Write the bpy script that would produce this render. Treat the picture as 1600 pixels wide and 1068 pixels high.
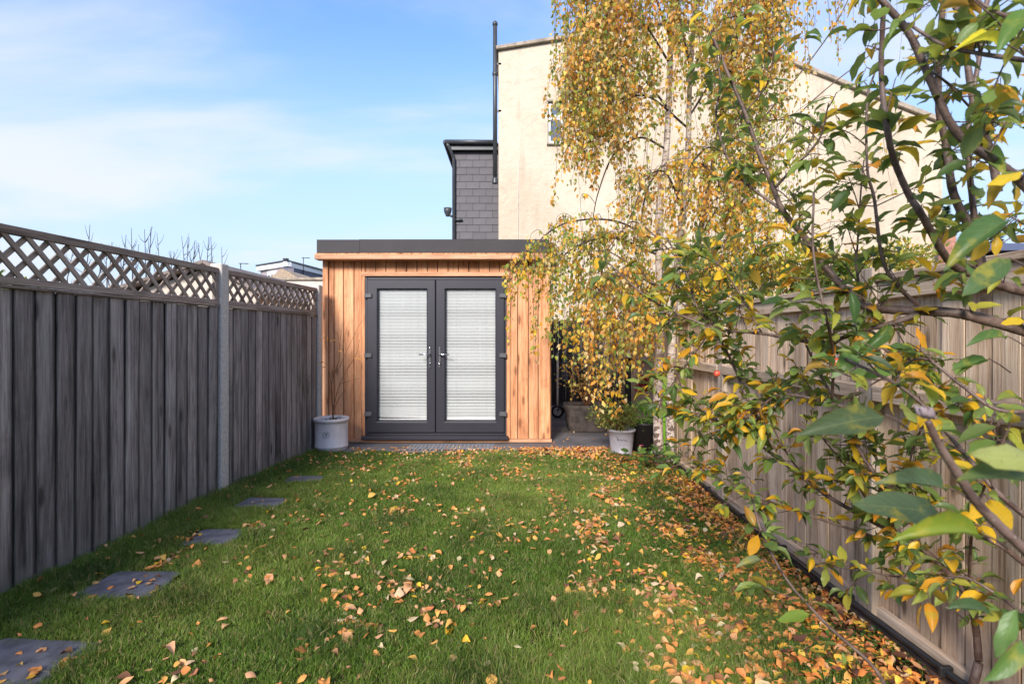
import bpy, bmesh, math, random
import numpy as np
from mathutils import Vector, Matrix

R = math.radians
rng = np.random.default_rng(7)
random.seed(7)
scene = bpy.context.scene
for o in list(bpy.data.objects):
    bpy.data.objects.remove(o)

# ------------------------------------------------------------------ camera
F, CX, CY, CH = 850.0, 800.0, 527.0, 1.30
cam_d = bpy.data.cameras.new("camera")
cam = bpy.data.objects.new("camera", cam_d)
scene.collection.objects.link(cam)
cam.location = (0, 0, CH)
cam.rotation_euler = (R(90), 0, 0)
cam_d.sensor_width = 36
cam_d.lens = 36 * F / 1600
cam_d.shift_y = -7 / 1600
cam_d.clip_start = 0.05
cam_d.clip_end = 2000
cam_d.dof.use_dof = True
cam_d.dof.focus_distance = 4.2
cam_d.dof.aperture_fstop = 6.3
scene.camera = cam

# ------------------------------------------------------------------ light
SUN_DIR = Vector((-0.30, -0.95, 0)).normalized()
SUN_EL = 29.0
sun_d = bpy.data.lights.new("sun", "SUN")
sun_d.energy = 2.7
sun_d.angle = R(15)
sun_d.color = (1.0, 0.92, 0.82)
sun = bpy.data.objects.new("sun", sun_d)
scene.collection.objects.link(sun)
sv = Vector((SUN_DIR.x * math.cos(R(SUN_EL)), SUN_DIR.y * math.cos(R(SUN_EL)), math.sin(R(SUN_EL))))
sun.rotation_euler = sv.to_track_quat('Z', 'Y').to_euler()
sun.location = (-8, -20, 12)

world = bpy.data.worlds.new("World")
scene.world = world
world.use_nodes = True
wn = world.node_tree
wn.nodes.clear()
def WN(t, **k):
    n = wn.nodes.new(t)
    for a, b in k.items():
        setattr(n, a, b)
    return n
wl = wn.links.new
wo = WN('ShaderNodeOutputWorld')
bg = WN('ShaderNodeBackground')
bg.inputs[1].default_value = 0.15
sky = WN('ShaderNodeTexSky', sky_type='NISHITA', sun_disc=False)
sky.sun_elevation = R(SUN_EL)
sky.sun_rotation = math.atan2(SUN_DIR.x, SUN_DIR.y)
sky.air_density = 1.0
sky.dust_density = 0.6
sky.ozone_density = 2.0
tc = WN('ShaderNodeTexCoord')
sep = WN('ShaderNodeSeparateXYZ')
wl(tc.outputs['Generated'], sep.inputs[0])
mx = WN('ShaderNodeMath', operation='MAXIMUM'); mx.inputs[1].default_value = 0.0
wl(sep.outputs[2], mx.inputs[0])
ad = WN('ShaderNodeMath', operation='ADD'); ad.inputs[1].default_value = 0.12
wl(mx.outputs[0], ad.inputs[0])
dv = WN('ShaderNodeVectorMath', operation='DIVIDE')
cmb = WN('ShaderNodeCombineXYZ')
for i in range(3):
    wl(ad.outputs[0], cmb.inputs[i])
wl(tc.outputs['Generated'], dv.inputs[0]); wl(cmb.outputs[0], dv.inputs[1])
mp = WN('ShaderNodeMapping'); mp.inputs['Scale'].default_value = (0.55, 1.0, 0.0)
mp.inputs['Location'].default_value = (1.7, -2.4, 0)
mp.inputs['Rotation'].default_value = (0, 0, R(14))
wl(dv.outputs[0], mp.inputs[0])
nz = WN('ShaderNodeTexNoise'); nz.inputs['Scale'].default_value = 0.9
nz.inputs['Detail'].default_value = 9; nz.inputs['Roughness'].default_value = 0.52
nz.inputs['Distortion'].default_value = 0.35
wl(mp.outputs[0], nz.inputs[0])
cr = WN('ShaderNodeMapRange'); cr.interpolation_type = 'SMOOTHSTEP'
cr.inputs['From Min'].default_value = 0.42; cr.inputs['From Max'].default_value = 0.66
cr.inputs['To Max'].default_value = 0.85
wl(nz.outputs[0], cr.inputs[0])
# pale haze towards the horizon
hz = WN('ShaderNodeMapRange'); hz.interpolation_type = 'SMOOTHSTEP'
hz.inputs['From Min'].default_value = 0.60; hz.inputs['From Max'].default_value = 0.02
hz.inputs['To Min'].default_value = 0.0; hz.inputs['To Max'].default_value = 0.93
wl(mx.outputs[0], hz.inputs[0])
skm = WN('ShaderNodeMix', data_type='RGBA', blend_type='MULTIPLY'); skm.inputs[0].default_value = 1
skm.inputs[7].default_value = (0.60, 0.80, 1.10, 1)
wl(sky.outputs[0], skm.inputs[6])
m1 = WN('ShaderNodeMix', data_type='RGBA')
m1.inputs[7].default_value = (2.1, 2.5, 3.05, 1)
wl(hz.outputs[0], m1.inputs[0]); wl(skm.outputs[2], m1.inputs[6])
m2 = WN('ShaderNodeMix', data_type='RGBA')
m2.inputs[7].default_value = (2.75, 2.85, 3.05, 1)
wl(cr.outputs[0], m2.inputs[0]); wl(m1.outputs[2], m2.inputs[6])
wl(m2.outputs[2], bg.inputs[0]); wl(bg.outputs[0], wo.inputs[0])

vs = scene.view_settings
vs.view_transform = 'Standard'; vs.look = 'None'; vs.gamma = 1; vs.use_curve_mapping = False
vs.exposure = 1.16
scene.cycles.max_bounces = 8
scene.cycles.transparent_max_bounces = 24

# ------------------------------------------------------------------ helpers
def P(px, py, Y):
    """a direction seen in the photograph, taken out to the distance Y, in metres"""
    return Vector(((px - CX) * Y / F, Y, CH + (CY - py) * Y / F))

def link(o, parent=None):
    scene.collection.objects.link(o)
    if parent is not None:
        o.parent = parent
    return o

def tag(o, label=None, cat=None, group=None, kind=None):
    if label: o['label'] = label
    if cat: o['category'] = cat
    if group: o['group'] = group
    if kind: o['kind'] = kind
    return o

def thing(name, label, cat, loc=(0, 0, 0), rz=0, group=None):
    o = bpy.data.objects.new(name, None)
    o.empty_display_size = 0.1
    link(o); o.location = loc; o.rotation_euler = (0, 0, rz)
    return tag(o, label, cat, group)

def mesh(name, verts, faces, m=None, cols=None, smooth=False, uvs=None):
    me = bpy.data.meshes.new(name)
    verts = np.asarray(verts, dtype=np.float32).reshape(-1, 3)
    if isinstance(faces, np.ndarray):
        k = faces.shape[1]; nf = len(faces)
        me.vertices.add(len(verts)); me.vertices.foreach_set('co', verts.ravel())
        me.loops.add(nf * k); me.loops.foreach_set('vertex_index', faces.astype(np.int32).ravel())
        me.polygons.add(nf)
        me.polygons.foreach_set('loop_start', np.arange(0, nf * k, k, dtype=np.int32))
        me.polygons.foreach_set('loop_total', np.full(nf, k, dtype=np.int32))
        me.update(calc_edges=True)
    else:
        me.from_pydata([tuple(map(float, v)) for v in verts], [], faces)
        me.update()
    if cols is not None:
        a = me.color_attributes.new('tint', 'FLOAT_COLOR', 'POINT')
        c = np.ones((len(verts), 4), dtype=np.float32); c[:, :3] = cols
        a.data.foreach_set('color', c.ravel())
    if uvs is not None:
        u = me.attributes.new('leafuv', 'FLOAT_VECTOR', 'POINT')
        c = np.zeros((len(verts), 3), dtype=np.float32); c[:, :2] = uvs
        u.data.foreach_set('vector', c.ravel())
    if smooth:
        me.polygons.foreach_set('use_smooth', np.ones(len(me.polygons), dtype=bool))
    if m is not None:
        me.materials.append(m)
    return me

def obj(name, me, parent=None, loc=(0, 0, 0), rot=(0, 0, 0), kind=None):
    o = bpy.data.objects.new(name, me)
    link(o, parent); o.location = loc; o.rotation_euler = rot
    if kind: o['kind'] = kind
    return o

def boxmesh(sx, sy, sz, m, bev=0.0, origin=(0, 0, 0)):
    """box with sizes, origin given as the fraction (-.5.. .5) of the box lying at 0"""
    bm = bmesh.new()
    bmesh.ops.create_cube(bm, size=1)
    for v in bm.verts:
        v.co = Vector(((v.co.x - origin[0]) * sx, (v.co.y - origin[1]) * sy, (v.co.z - origin[2]) * sz))
    if bev > 0:
        bmesh.ops.bevel(bm, geom=list(bm.edges), offset=bev, segments=1, affect='EDGES')
    me = bpy.data.meshes.new('box'); bm.to_mesh(me); bm.free()
    me.materials.append(m)
    return me

def bx(name, x0, x1, y0, y1, z0, z1, m, parent=None, bev=0.0, kind=None):
    me = boxmesh(x1 - x0, y1 - y0, z1 - z0, m, bev)
    return obj(name, me, parent, ((x0 + x1) / 2, (y0 + y1) / 2, (z0 + z1) / 2), kind=kind)

def poly_prism(pts, axis, a, b, m, bev=0):
    """outline pts (2d) extruded along axis from a to b. axis 'y': pts are x,z; 'z': pts are x,y; 'x': pts are y,z"""
    n = len(pts); V = []
    for t in (a, b):
        for p in pts:
            V.append({'y': (p[0], t, p[1]), 'z': (p[0], p[1], t), 'x': (t, p[0], p[1])}[axis])
    Fc = [list(range(n)), list(range(2 * n - 1, n - 1, -1))]
    for i in range(n):
        j = (i + 1) % n
        Fc.append([i, i + n, j + n, j])
    bm = bmesh.new()
    vs_ = [bm.verts.new(v) for v in V]
    for f in Fc: bm.faces.new([vs_[i] for i in f])
    bmesh.ops.recalc_face_normals(bm, faces=bm.faces)
    if bev: bmesh.ops.bevel(bm, geom=list(bm.edges), offset=bev, segments=1, affect='EDGES')
    me = bpy.data.meshes.new('prism'); bm.to_mesh(me); bm.free()
    me.materials.append(m)
    return me

def lathe(prof, m, seg=40, smooth=True):
    V = []; Fc = []
    for r, z in prof:
        for k in range(seg):
            a = 2 * math.pi * k / seg
            V.append((r * math.cos(a), r * math.sin(a), z))
    for i in range(len(prof) - 1):
        for k in range(seg):
            k2 = (k + 1) % seg
            Fc.append([i * seg + k, i * seg + k2, (i + 1) * seg + k2, (i + 1) * seg + k])
    return mesh('lathe', V, np.array(Fc), m, smooth=smooth)

def catmull(pts, n):
    pts = [Vector(p) for p in pts]
    if len(pts) == 2:
        return [pts[0].lerp(pts[1], i / n) for i in range(n + 1)]
    P_ = [pts[0] * 2 - pts[1]] + pts + [pts[-1] * 2 - pts[-2]]
    out = []
    segs = len(pts) - 1
    for i in range(n + 1):
        u = i / n * segs; k = min(int(u), segs - 1); t = u - k
        a, b, c, d = P_[k], P_[k + 1], P_[k + 2], P_[k + 3]
        out.append(0.5 * ((2 * b) + (c - a) * t + (2 * a - 5 * b + 4 * c - d) * t * t + (3 * b - a - 3 * c + d) * t ** 3))
    return out

class Tubes:
    def __init__(s): s.V = []; s.F = []; s.n = 0
    def add(s, pts, r0, r1=None, sides=5, wob=0.0, cap=True):
        r1 = r0 if r1 is None else r1
        p = np.array([tuple(q) for q in pts], dtype=np.float64)
        capped = sides > 4
        if capped:
            d0 = p[0] - p[1]; d1 = p[-1] - p[-2]
            p = np.vstack([p[0] + d0 / (np.linalg.norm(d0) + 1e-9) * 2e-4, p, p[-1] + d1 / (np.linalg.norm(d1) + 1e-9) * r1 * .5])
        n = len(p)
        t = np.gradient(p, axis=0); t /= (np.linalg.norm(t, axis=1, keepdims=True) + 1e-9)
        ref = np.array([0.31, 0.87, 0.38])
        u = np.cross(t, ref); u /= (np.linalg.norm(u, axis=1, keepdims=True) + 1e-9)
        v = np.cross(t, u)
        rr = np.linspace(r0, r1, n) * (1 + wob * rng.uniform(-1, 1, n))
        if capped: rr[0] *= .02; rr[-1] *= .05
        a = np.arange(sides) * 2 * math.pi / sides
        ring = (u[:, None, :] * np.cos(a)[None, :, None] + v[:, None, :] * np.sin(a)[None, :, None]) * rr[:, None, None] + p[:, None, :]
        s.V.append(ring.reshape(-1, 3))
        i = np.arange(n - 1)[:, None] * sides; k = np.arange(sides)[None, :]; k2 = (k + 1) % sides
        f = np.stack([i + k, i + k2, i + sides + k2, i + sides + k], -1).reshape(-1, 4) + s.n
        s.F.append(f); s.n += n * sides
    def build(s, name, m, parent=None, kind=None, smooth=True):
        me = mesh(name, np.concatenate(s.V), np.concatenate(s.F), m, smooth=smooth)
        return obj(name, me, parent, kind=kind)

# ------------------------------------------------------------------ materials
def new_mat(name):
    m = bpy.data.materials.new(name); m.use_nodes = True
    nt = m.node_tree; b = nt.nodes['Principled BSDF']
    return m, nt, b

class NT:
    def __init__(s, nt): s.nt = nt
    def n(s, t, ins=None, **k):
        n = s.nt.nodes.new(t)
        for a, b in k.items(): setattr(n, a, b)
        for a, b in (ins or {}).items():
            if hasattr(b, 'is_linked'): s.nt.links.new(b, n.inputs[a])
            else: n.inputs[a].default_value = b
        return n
    def math(s, op, a, b=0.0):
        return s.n('ShaderNodeMath', {0: a, 1: b}, operation=op).outputs[0]
    def mix(s, f, a, b, bt='MIX'):
        return s.n('ShaderNodeMix', {0: f, 6: a, 7: b}, data_type='RGBA', blend_type=bt).outputs[2]
    def rng(s, v, a, b, c=0.0, d=1.0):
        return s.n('ShaderNodeMapRange', {0: v, 1: a, 2: b, 3: c, 4: d}, interpolation_type='SMOOTHSTEP').outputs[0]
    def noise(s, vec, scale, detail=4, rough=0.5, dist=0.0):
        return s.n('ShaderNodeTexNoise', {'Vector': vec, 'Scale': scale, 'Detail': detail, 'Roughness': rough, 'Distortion': dist}).outputs[0]
    def bump(s, h, strength, dist=0.01):
        return s.n('ShaderNodeBump', {'Height': h, 'Strength': strength, 'Distance': dist}).outputs[0]

def c4(c): return (c[0], c[1], c[2], 1)

def wood(name, dark, mid, light, axis='z', rough=0.75, knots=0.7, var=0.22, grime=0.0, edge=0.0, bleach=0.0, gscale=1.0, fine=95):
    m, nt, b = new_mat(name); N = NT(nt)
    tc_ = N.n('ShaderNodeTexCoord').outputs['Object']
    oi = N.n('ShaderNodeObjectInfo')
    off = N.n('ShaderNodeVectorMath', {0: (13.7, 41.3, 27.1), 3: N.math('ADD', N.math('MULTIPLY', oi.outputs['Random'], 7.0), 0.3)}, operation='SCALE').outputs[0]
    v = N.n('ShaderNodeVectorMath', {0: tc_, 1: off}, operation='ADD').outputs[0]
    st = {'z': (1, 1, 0.045), 'x': (0.045, 1, 1), 'y': (1, 0.045, 1)}[axis]
    st = tuple(q * gscale for q in st)
    sg = N.n('ShaderNodeMapping', {'Vector': v, 'Scale': st}).outputs[0]
    grain = N.noise(sg, fine, 8, 0.68, 0.5)
    broad = N.noise(sg, 14, 4, 0.6, 1.2)
    blot = N.noise(v, 3.2, 5, 0.6)
    st2 = {'z': (1, 1, 0.28), 'x': (0.28, 1, 1), 'y': (1, 0.28, 1)}[axis]
    kv = N.n('ShaderNodeMapping', {'Vector': v, 'Scale': st2}).outputs[0]
    kn = N.n('ShaderNodeTexVoronoi', {'Vector': kv, 'Scale': 8.5, 'Randomness': 1.0}).outputs['Distance']
    knot = N.rng(kn, 0.20, 0.08, 0.0, knots)
    ring = N.rng(kn, 0.40, 0.18, 0.0, knots * 0.35)
    f = N.math('ADD', N.math('MULTIPLY', grain, 0.62), N.math('MULTIPLY', broad, 0.55))
    ramp = N.n('ShaderNodeValToRGB', {0: f})
    e = ramp.color_ramp.elements
    e[0].position = 0.45; e[0].color = c4(dark); e[1].position = 0.72; e[1].color = c4(light)
    x = e.new(0.57); x.color = c4(mid)
    col = ramp.outputs[0]
    col = N.mix(ring, col, c4(dark)); col = N.mix(knot, col, c4([q * 0.35 for q in dark]))
    tint = N.math('ADD', N.math('MULTIPLY', oi.outputs['Random'], 2 * var), 1 - var)
    t3 = N.n('ShaderNodeCombineColor', {0: tint, 1: tint, 2: tint}).outputs[0]
    col = N.mix(1.0, col, t3, 'MULTIPLY')
    col = N.mix(N.rng(blot, 0.5, 0.75, 0, 0.45), col, c4([q * 0.55 for q in dark]))
    pos = N.n('ShaderNodeNewGeometry').outputs['Position']
    pz = N.n('ShaderNodeSeparateXYZ', {0: pos}).outputs[2]
    if grime:
        gn = N.noise(sg, 9, 6, 0.65, 0.4)
        g1 = N.math('MULTIPLY', N.rng(gn, 0.50, 0.70), N.rng(pz, 1.15, 0.35, 0.0, grime))
        col = N.mix(g1, col, (0.012, 0.012, 0.013, 1))
    if bleach:
        bn = N.noise(v, 16, 4, 0.6)
        b1 = N.math('MULTIPLY', N.rng(N.math('ADD', pz, N.math('MULTIPLY', bn, 0.18)), 0.26, 0.06), bleach)
        col = N.mix(b1, col, (0.20, 0.185, 0.16, 1))
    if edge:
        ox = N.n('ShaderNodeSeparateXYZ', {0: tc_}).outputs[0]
        col = N.mix(N.rng(ox, edge - 0.022, edge - 0.004, 0, 0.8), col, (0.012, 0.011, 0.012, 1))  # shade of the board gap painted into the colour along the thick edge
    nt.links.new(col, b.inputs['Base Color'])
    b.inputs['Roughness'].default_value = rough
    b.inputs['Specular IOR Level'].default_value = 0.25
    h = N.math('SUBTRACT', N.math('ADD', grain, N.math('MULTIPLY', broad, 0.7)), N.math('MULTIPLY', knot, 0.3))
    nt.links.new(N.bump(h, 0.8, 0.005), b.inputs['Normal'])
    return m

def plain(name, col, rough=0.5, metal=0.0, spec=0.5, nscale=6, namt=0.15, bump=0.0, bscale=80, bdist=0.002, random_tint=0.0):
    m, nt, b = new_mat(name); N = NT(nt)
    t = N.n('ShaderNodeTexCoord').outputs['Object']
    nn = N.noise(t, nscale, 6, 0.6)
    c = N.mix(N.rng(nn, 0.3, 0.7), c4([q * (1 - namt) for q in col]), c4([min(q * (1 + namt), 1) for q in col]))
    if random_tint:
        oi = N.n('ShaderNodeObjectInfo')
        tt = N.math('ADD', N.math('MULTIPLY', oi.outputs['Random'], 2 * random_tint), 1 - random_tint)
        c = N.mix(1.0, c, N.n('ShaderNodeCombineColor', {0: tt, 1: tt, 2: tt}).outputs[0], 'MULTIPLY')
    nt.links.new(c, b.inputs['Base Color'])
    b.inputs['Roughness'].default_value = rough
    b.inputs['Metallic'].default_value = metal
    b.inputs['Specular IOR Level'].default_value = spec
    if bump:
        nt.links.new(N.bump(N.noise(t, bscale, 5, 0.6), bump, bdist), b.inputs['Normal'])
    return m

def leaf_mat(name, source='attr', transl=0.35, veins=False, rough=0.45):
    m, nt, b = new_mat(name); N = NT(nt)
    if source == 'attr':
        col = N.n('ShaderNodeAttribute', attribute_name='tint').outputs['Color']
    else:
        col = N.n('ShaderNodeObjectInfo').outputs['Color']
    pos = N.n('ShaderNodeNewGeometry').outputs['Position']
    bl = N.noise(pos, 55, 4, 0.6)
    col = N.mix(N.rng(bl, 0.50, 0.78, 0, 0.35), col, N.mix(0.5, col, (0.10, 0.045, 0.015, 1)))
    if veins:
        uv = N.n('ShaderNodeAttribute', attribute_name='leafuv').outputs['Vector']
        sp = N.n('ShaderNodeSeparateXYZ', {0: uv})
        au = N.math('ABSOLUTE', sp.outputs[0])
        mid = N.rng(au, 0.07, 0.02)
        ph = N.math('SUBTRACT', N.math('MULTIPLY', sp.outputs[1], 46.0), N.math('MULTIPLY', au, 15.0))
        sv_ = N.rng(N.math('SINE', ph), 0.80, 1.0)
        vein = N.math('MAXIMUM', mid, N.math('MULTIPLY', sv_, 0.45))
        lighter = N.mix(0.55, col, (0.30, 0.33, 0.12, 1))
        col = N.mix(N.math('MULTIPLY', vein, 0.6), col, lighter)
        au2 = N.math('ADD', au, N.math('MULTIPLY', N.noise(pos, 120, 3, 0.6), 0.55))
        col = N.mix(N.rng(au2, 1.18, 1.36, 0, 0.75), col, (0.13, 0.06, 0.02, 1))
        col = N.mix(N.rng(N.noise(pos, 26, 3, 0.6), 0.54, 0.70, 0, 0.55), col, (0.50, 0.42, 0.05, 1))
        col = N.mix(N.rng(N.noise(pos, 330, 2, 0.5), 0.68, 0.74, 0, 0.8), col, (0.09, 0.04, 0.015, 1))
        # the underside of the leaf is paler
        bf = N.n('ShaderNodeNewGeometry').outputs['Backfacing']
        col = N.mix(N.math('MULTIPLY', bf, 0.42), col, (0.19, 0.22, 0.11, 1))
        nt.links.new(N.bump(N.math('SUBTRACT', N.math('MULTIPLY', N.math('SINE', ph), 0.35), N.math('MULTIPLY', mid, 1.2)), 0.22, 0.0006), b.inputs['Normal'])
    nt.links.new(col, b.inputs['Base Color'])
    b.inputs['Roughness'].default_value = rough
    b.inputs['Specular IOR Level'].default_value = 0.35
    tr = N.n('ShaderNodeBsdfTranslucent', {'Color': N.mix(1.0, col, (1.3, 1.35, 0.8, 1), 'MULTIPLY')})
    mxs = N.n('ShaderNodeMixShader', {0: transl})
    nt.links.new(b.outputs[0], mxs.inputs[1]); nt.links.new(tr.outputs[0], mxs.inputs[2])
    nt.links.new(mxs.outputs[0], nt.nodes['Material Output'].inputs[0])
    return m

M = {}
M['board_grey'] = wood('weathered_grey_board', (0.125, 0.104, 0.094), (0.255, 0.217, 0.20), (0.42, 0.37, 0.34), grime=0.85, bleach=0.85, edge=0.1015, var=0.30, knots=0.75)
M['groove_shade'] = wood('groove_shade_board', (0.02, 0.018, 0.017), (0.04, 0.036, 0.034), (0.06, 0.055, 0.05))  # darker copy of the board wood, stands in for shade inside the gaps
M['trellis'] = wood('weathered_trellis', (0.16, 0.118, 0.094), (0.29, 0.225, 0.185), (0.40, 0.325, 0.275), axis='x', knots=0.4, var=0.15)
M['tan_board'] = wood('tan_fence_board', (0.31, 0.195, 0.12), (0.565, 0.405, 0.28), (0.69, 0.55, 0.41), var=0.18, knots=0.85)
M['tan_rail'] = wood('tan_fence_rail', (0.27, 0.18, 0.12), (0.48, 0.355, 0.255), (0.62, 0.49, 0.37), axis='y', var=0.12, knots=0.5)
M['tan_post'] = wood('tan_fence_post', (0.22, 0.165, 0.115), (0.38, 0.30, 0.23), (0.50, 0.42, 0.34), var=0.12, knots=0.4)
M['cedar'] = wood('shed_cladding', (0.38, 0.145, 0.062), (0.595, 0.275, 0.135), (0.70, 0.39, 0.215), rough=0.6, var=0.20, knots=0.7)
M['cedar_x'] = wood('shed_cladding_level', (0.38, 0.175, 0.09), (0.55, 0.29, 0.165), (0.67, 0.40, 0.25), axis='x', rough=0.6, var=0.08, knots=0.5)
M['dark_fence'] = wood('dark_back_fence', (0.018, 0.015, 0.015), (0.035, 0.030, 0.028), (0.06, 0.05, 0.046), var=0.2)
M['concrete_post'] = plain('concrete_post', (0.54, 0.49, 0.44), 0.9, nscale=40, namt=0.14, bump=0.5, bscale=160, spec=0.2)
M['grey_upvc'] = plain('grey_upvc', (0.024, 0.023, 0.034), 0.4, namt=0.06, bump=0.04, bscale=220)
M['fascia'] = plain('grey_fascia', (0.034, 0.030, 0.033), 0.7, namt=0.1, nscale=3)
M['hinge'] = plain('hinge_grey', (0.09, 0.092, 0.10), 0.4, namt=0.05)
M['chrome'] = plain('chrome', (0.75, 0.75, 0.76), 0.16, metal=1.0, namt=0.02)
M['blind'] = plain('white_blind', (0.80, 0.77, 0.79), 0.6, namt=0.03, random_tint=0.05)
M['white'] = plain('white_plastic', (0.78, 0.78, 0.77), 0.4, namt=0.03)
M['black'] = plain('black_plastic', (0.014, 0.014, 0.016), 0.5, namt=0.2)
M['black_pipe'] = plain('black_irrigation_pipe', (0.018, 0.018, 0.020), 0.42, namt=0.25)
M['dark_void'] = plain('dark_interior', (0.02, 0.02, 0.02), 0.9)
M['gutter'] = plain('dark_gutter', (0.045, 0.047, 0.052), 0.4, namt=0.15)
M['soil'] = plain('soil', (0.045, 0.028, 0.018), 0.95, nscale=30, namt=0.5, bump=0.8, bscale=60, bdist=0.02, spec=0.1)
M['ground'] = plain('far_ground', (0.05, 0.06, 0.03), 0.95, nscale=0.5, namt=0.3, spec=0.1)
M['patio'] = plain('patio_concrete', (0.14, 0.13, 0.135), 0.8, nscale=2.5, namt=0.28, bump=0.3, bscale=90, spec=0.3)
M['slate_stone'] = plain('stepping_slate', (0.112, 0.112, 0.132), 0.55, nscale=11, namt=0.35, bump=1.0, bscale=18, bdist=0.006, random_tint=0.08)
M['wall_slate'] = plain('hung_slate', (0.070, 0.063, 0.072), 0.6, nscale=5, namt=0.12, random_tint=0.14, bump=0.2, bscale=60)
M['mat_grey'] = plain('grey_grid_mat', (0.17, 0.17, 0.19), 0.7, namt=0.2, nscale=20)
M['stoneware'] = plain('pale_stoneware', (0.68, 0.61, 0.60), 0.45, nscale=9, namt=0.08, bump=0.15, bscale=40)
M['stoneware2'] = plain('glazed_stoneware', (0.33, 0.31, 0.34), 0.35, nscale=9, namt=0.1, bump=0.1, bscale=40)
M['trough'] = plain('aged_stone_trough', (0.085, 0.068, 0.06), 0.9, nscale=12, namt=0.4, bump=0.8, bscale=50, bdist=0.006)
M['bud'] = plain('downy_bud', (0.26, 0.20, 0.21), 0.8, nscale=200, namt=.3)
M['print'] = plain('dark_print', (0.03, 0.03, 0.035), 0.6)
M['lime'] = plain('lime_plastic', (0.28, 0.62, 0.05), 0.4, namt=0.1)
M['blue_cloth'] = plain('blue_grey_cloth', (0.10, 0.17, 0.27), 0.85, namt=0.35, nscale=20, bump=0.4, bscale=60)
M['red_cloth'] = plain('red_cloth', (0.28, 0.03, 0.05), 0.8, namt=0.3, nscale=20)
M['apple_fruit'] = plain('red_apple', (0.52, 0.09, 0.05), 0.3, namt=0.45, nscale=25)
M['twig_brown'] = plain('twig_brown', (0.115, 0.070, 0.055), 0.7, nscale=30, namt=0.35, bump=0.3, bscale=200)
M['twig_dark'] = plain('twig_dark', (0.050, 0.032, 0.028), 0.75, nscale=30, namt=0.3)
M['sapling'] = plain('sapling_stem', (0.20, 0.085, 0.035), 0.7, nscale=20, namt=0.3)
M['leaf_small'] = leaf_mat('small_leaf', 'attr', 0.48)
M['leaf_big'] = leaf_mat('big_leaf', 'attr', 0.52, veins=True, rough=0.38)
M['leaf_obj'] = leaf_mat('big_leaf_single', 'obj', 0.52, veins=True, rough=0.38)
M['fallen'] = leaf_mat('fallen_leaf', 'attr', 0.12, veins=False, rough=0.6)
M['fallen_obj'] = leaf_mat('fallen_leaf_single', 'obj', 0.12, veins=False, rough=0.6)
M['grass'] = leaf_mat('grass_blade', 'attr', 0.30, rough=0.5)
M['roof_tile'] = plain('neighbour_roof', (0.20, 0.16, 0.145), 0.85, nscale=9, namt=0.25)
M['cream_far'] = plain('far_cream_render', (0.58, 0.50, 0.43), 0.9, namt=0.1)
M['brick_far'] = plain('far_yellow_brick', (0.36, 0.27, 0.19), 0.9, nscale=14, namt=0.35)
M['lilac_far'] = plain('far_lilac_tiles', (0.33, 0.29, 0.31), 0.8, nscale=8, namt=0.15)
M['blue_slate_far'] = plain('far_blue_slate', (0.085, 0.09, 0.14), 0.6, nscale=10, namt=0.15)
M['coping'] = plain('coping_stone', (0.33, 0.27, 0.21), 0.85, nscale=6, namt=0.3, bump=0.4, bscale=30)

def render_mat():
    m, nt, b = new_mat('cream_render'); N = NT(nt)
    p = N.n('ShaderNodeNewGeometry').outputs['Position']
    big = N.noise(p, 0.45, 5, 0.6, 0.4); small = N.noise(p, 3.0, 6, 0.65)
    v2 = N.n('ShaderNodeMapping', {'Vector': p, 'Scale': (1.0, 1.0, 0.12)}).outputs[0]
    streak = N.noise(v2, 2.2, 6, 0.6)
    c = N.mix(N.rng(big, 0.35, 0.68), (0.52, 0.425, 0.32, 1), (0.60, 0.505, 0.395, 1))
    c = N.mix(N.rng(small, 0.52, 0.75, 0, 0.5), c, (0.40, 0.31, 0.23, 1))
    c = N.mix(N.rng(streak, 0.52, 0.74, 0, 0.55), c, (0.37, 0.29, 0.215, 1))
    nt.links.new(c, b.inputs['Base Color']); b.inputs['Roughness'].default_value = 0.92
    b.inputs['Specular IOR Level'].default_value = 0.15
    r1 = N.noise(p, 7.0, 7, 0.68, 0.5); r2 = N.noise(p, 1.6, 4, 0.5, 0.8)
    h = N.math('ADD', r1, N.math('MULTIPLY', r2, 1.6))
    nt.links.new(N.bump(h, 0.6, 0.045), b.inputs['Normal'])
    return m
M['render'] = render_mat()

def bark_mat():
    m, nt, b = new_mat('birch_bark'); N = NT(nt)
    p = N.n('ShaderNodeNewGeometry').outputs['Position']
    v = N.n('ShaderNodeMapping', {'Vector': p, 'Scale': (1, 1, 4.5)}).outputs[0]
    a = N.noise(v, 14, 6, 0.65, 0.6); bl = N.noise(p, 16, 5, 0.7, 0.4)
    c = N.mix(N.rng(bl, 0.35, 0.65), (0.36, 0.27, 0.22, 1), (0.60, 0.52, 0.46, 1))
    c = N.mix(N.rng(a, 0.55, 0.62), c, (0.055, 0.04, 0.035, 1))
    pz = N.n('ShaderNodeSeparateXYZ', {0: p}).outputs[2]
    rough_patch = N.math('MULTIPLY', N.rng(N.noise(p, 24, 4, 0.6), 0.48, 0.56), N.rng(pz, 1.3, 0.2))
    c = N.mix(rough_patch, c, (0.10, 0.065, 0.05, 1))
    nt.links.new(c, b.inputs['Base Color']); b.inputs['Roughness'].default_value = 0.8
    nt.links.new(N.bump(N.math('ADD', a, bl), 0.6, 0.012), b.inputs['Normal'])
    return m
M['birch_bark'] = bark_mat()
M['birch_bark_brown'] = plain('birch_bark_brown', (0.19, 0.12, 0.09), 0.85, nscale=22, namt=0.5, bump=0.7, bscale=40, bdist=0.01)

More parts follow.
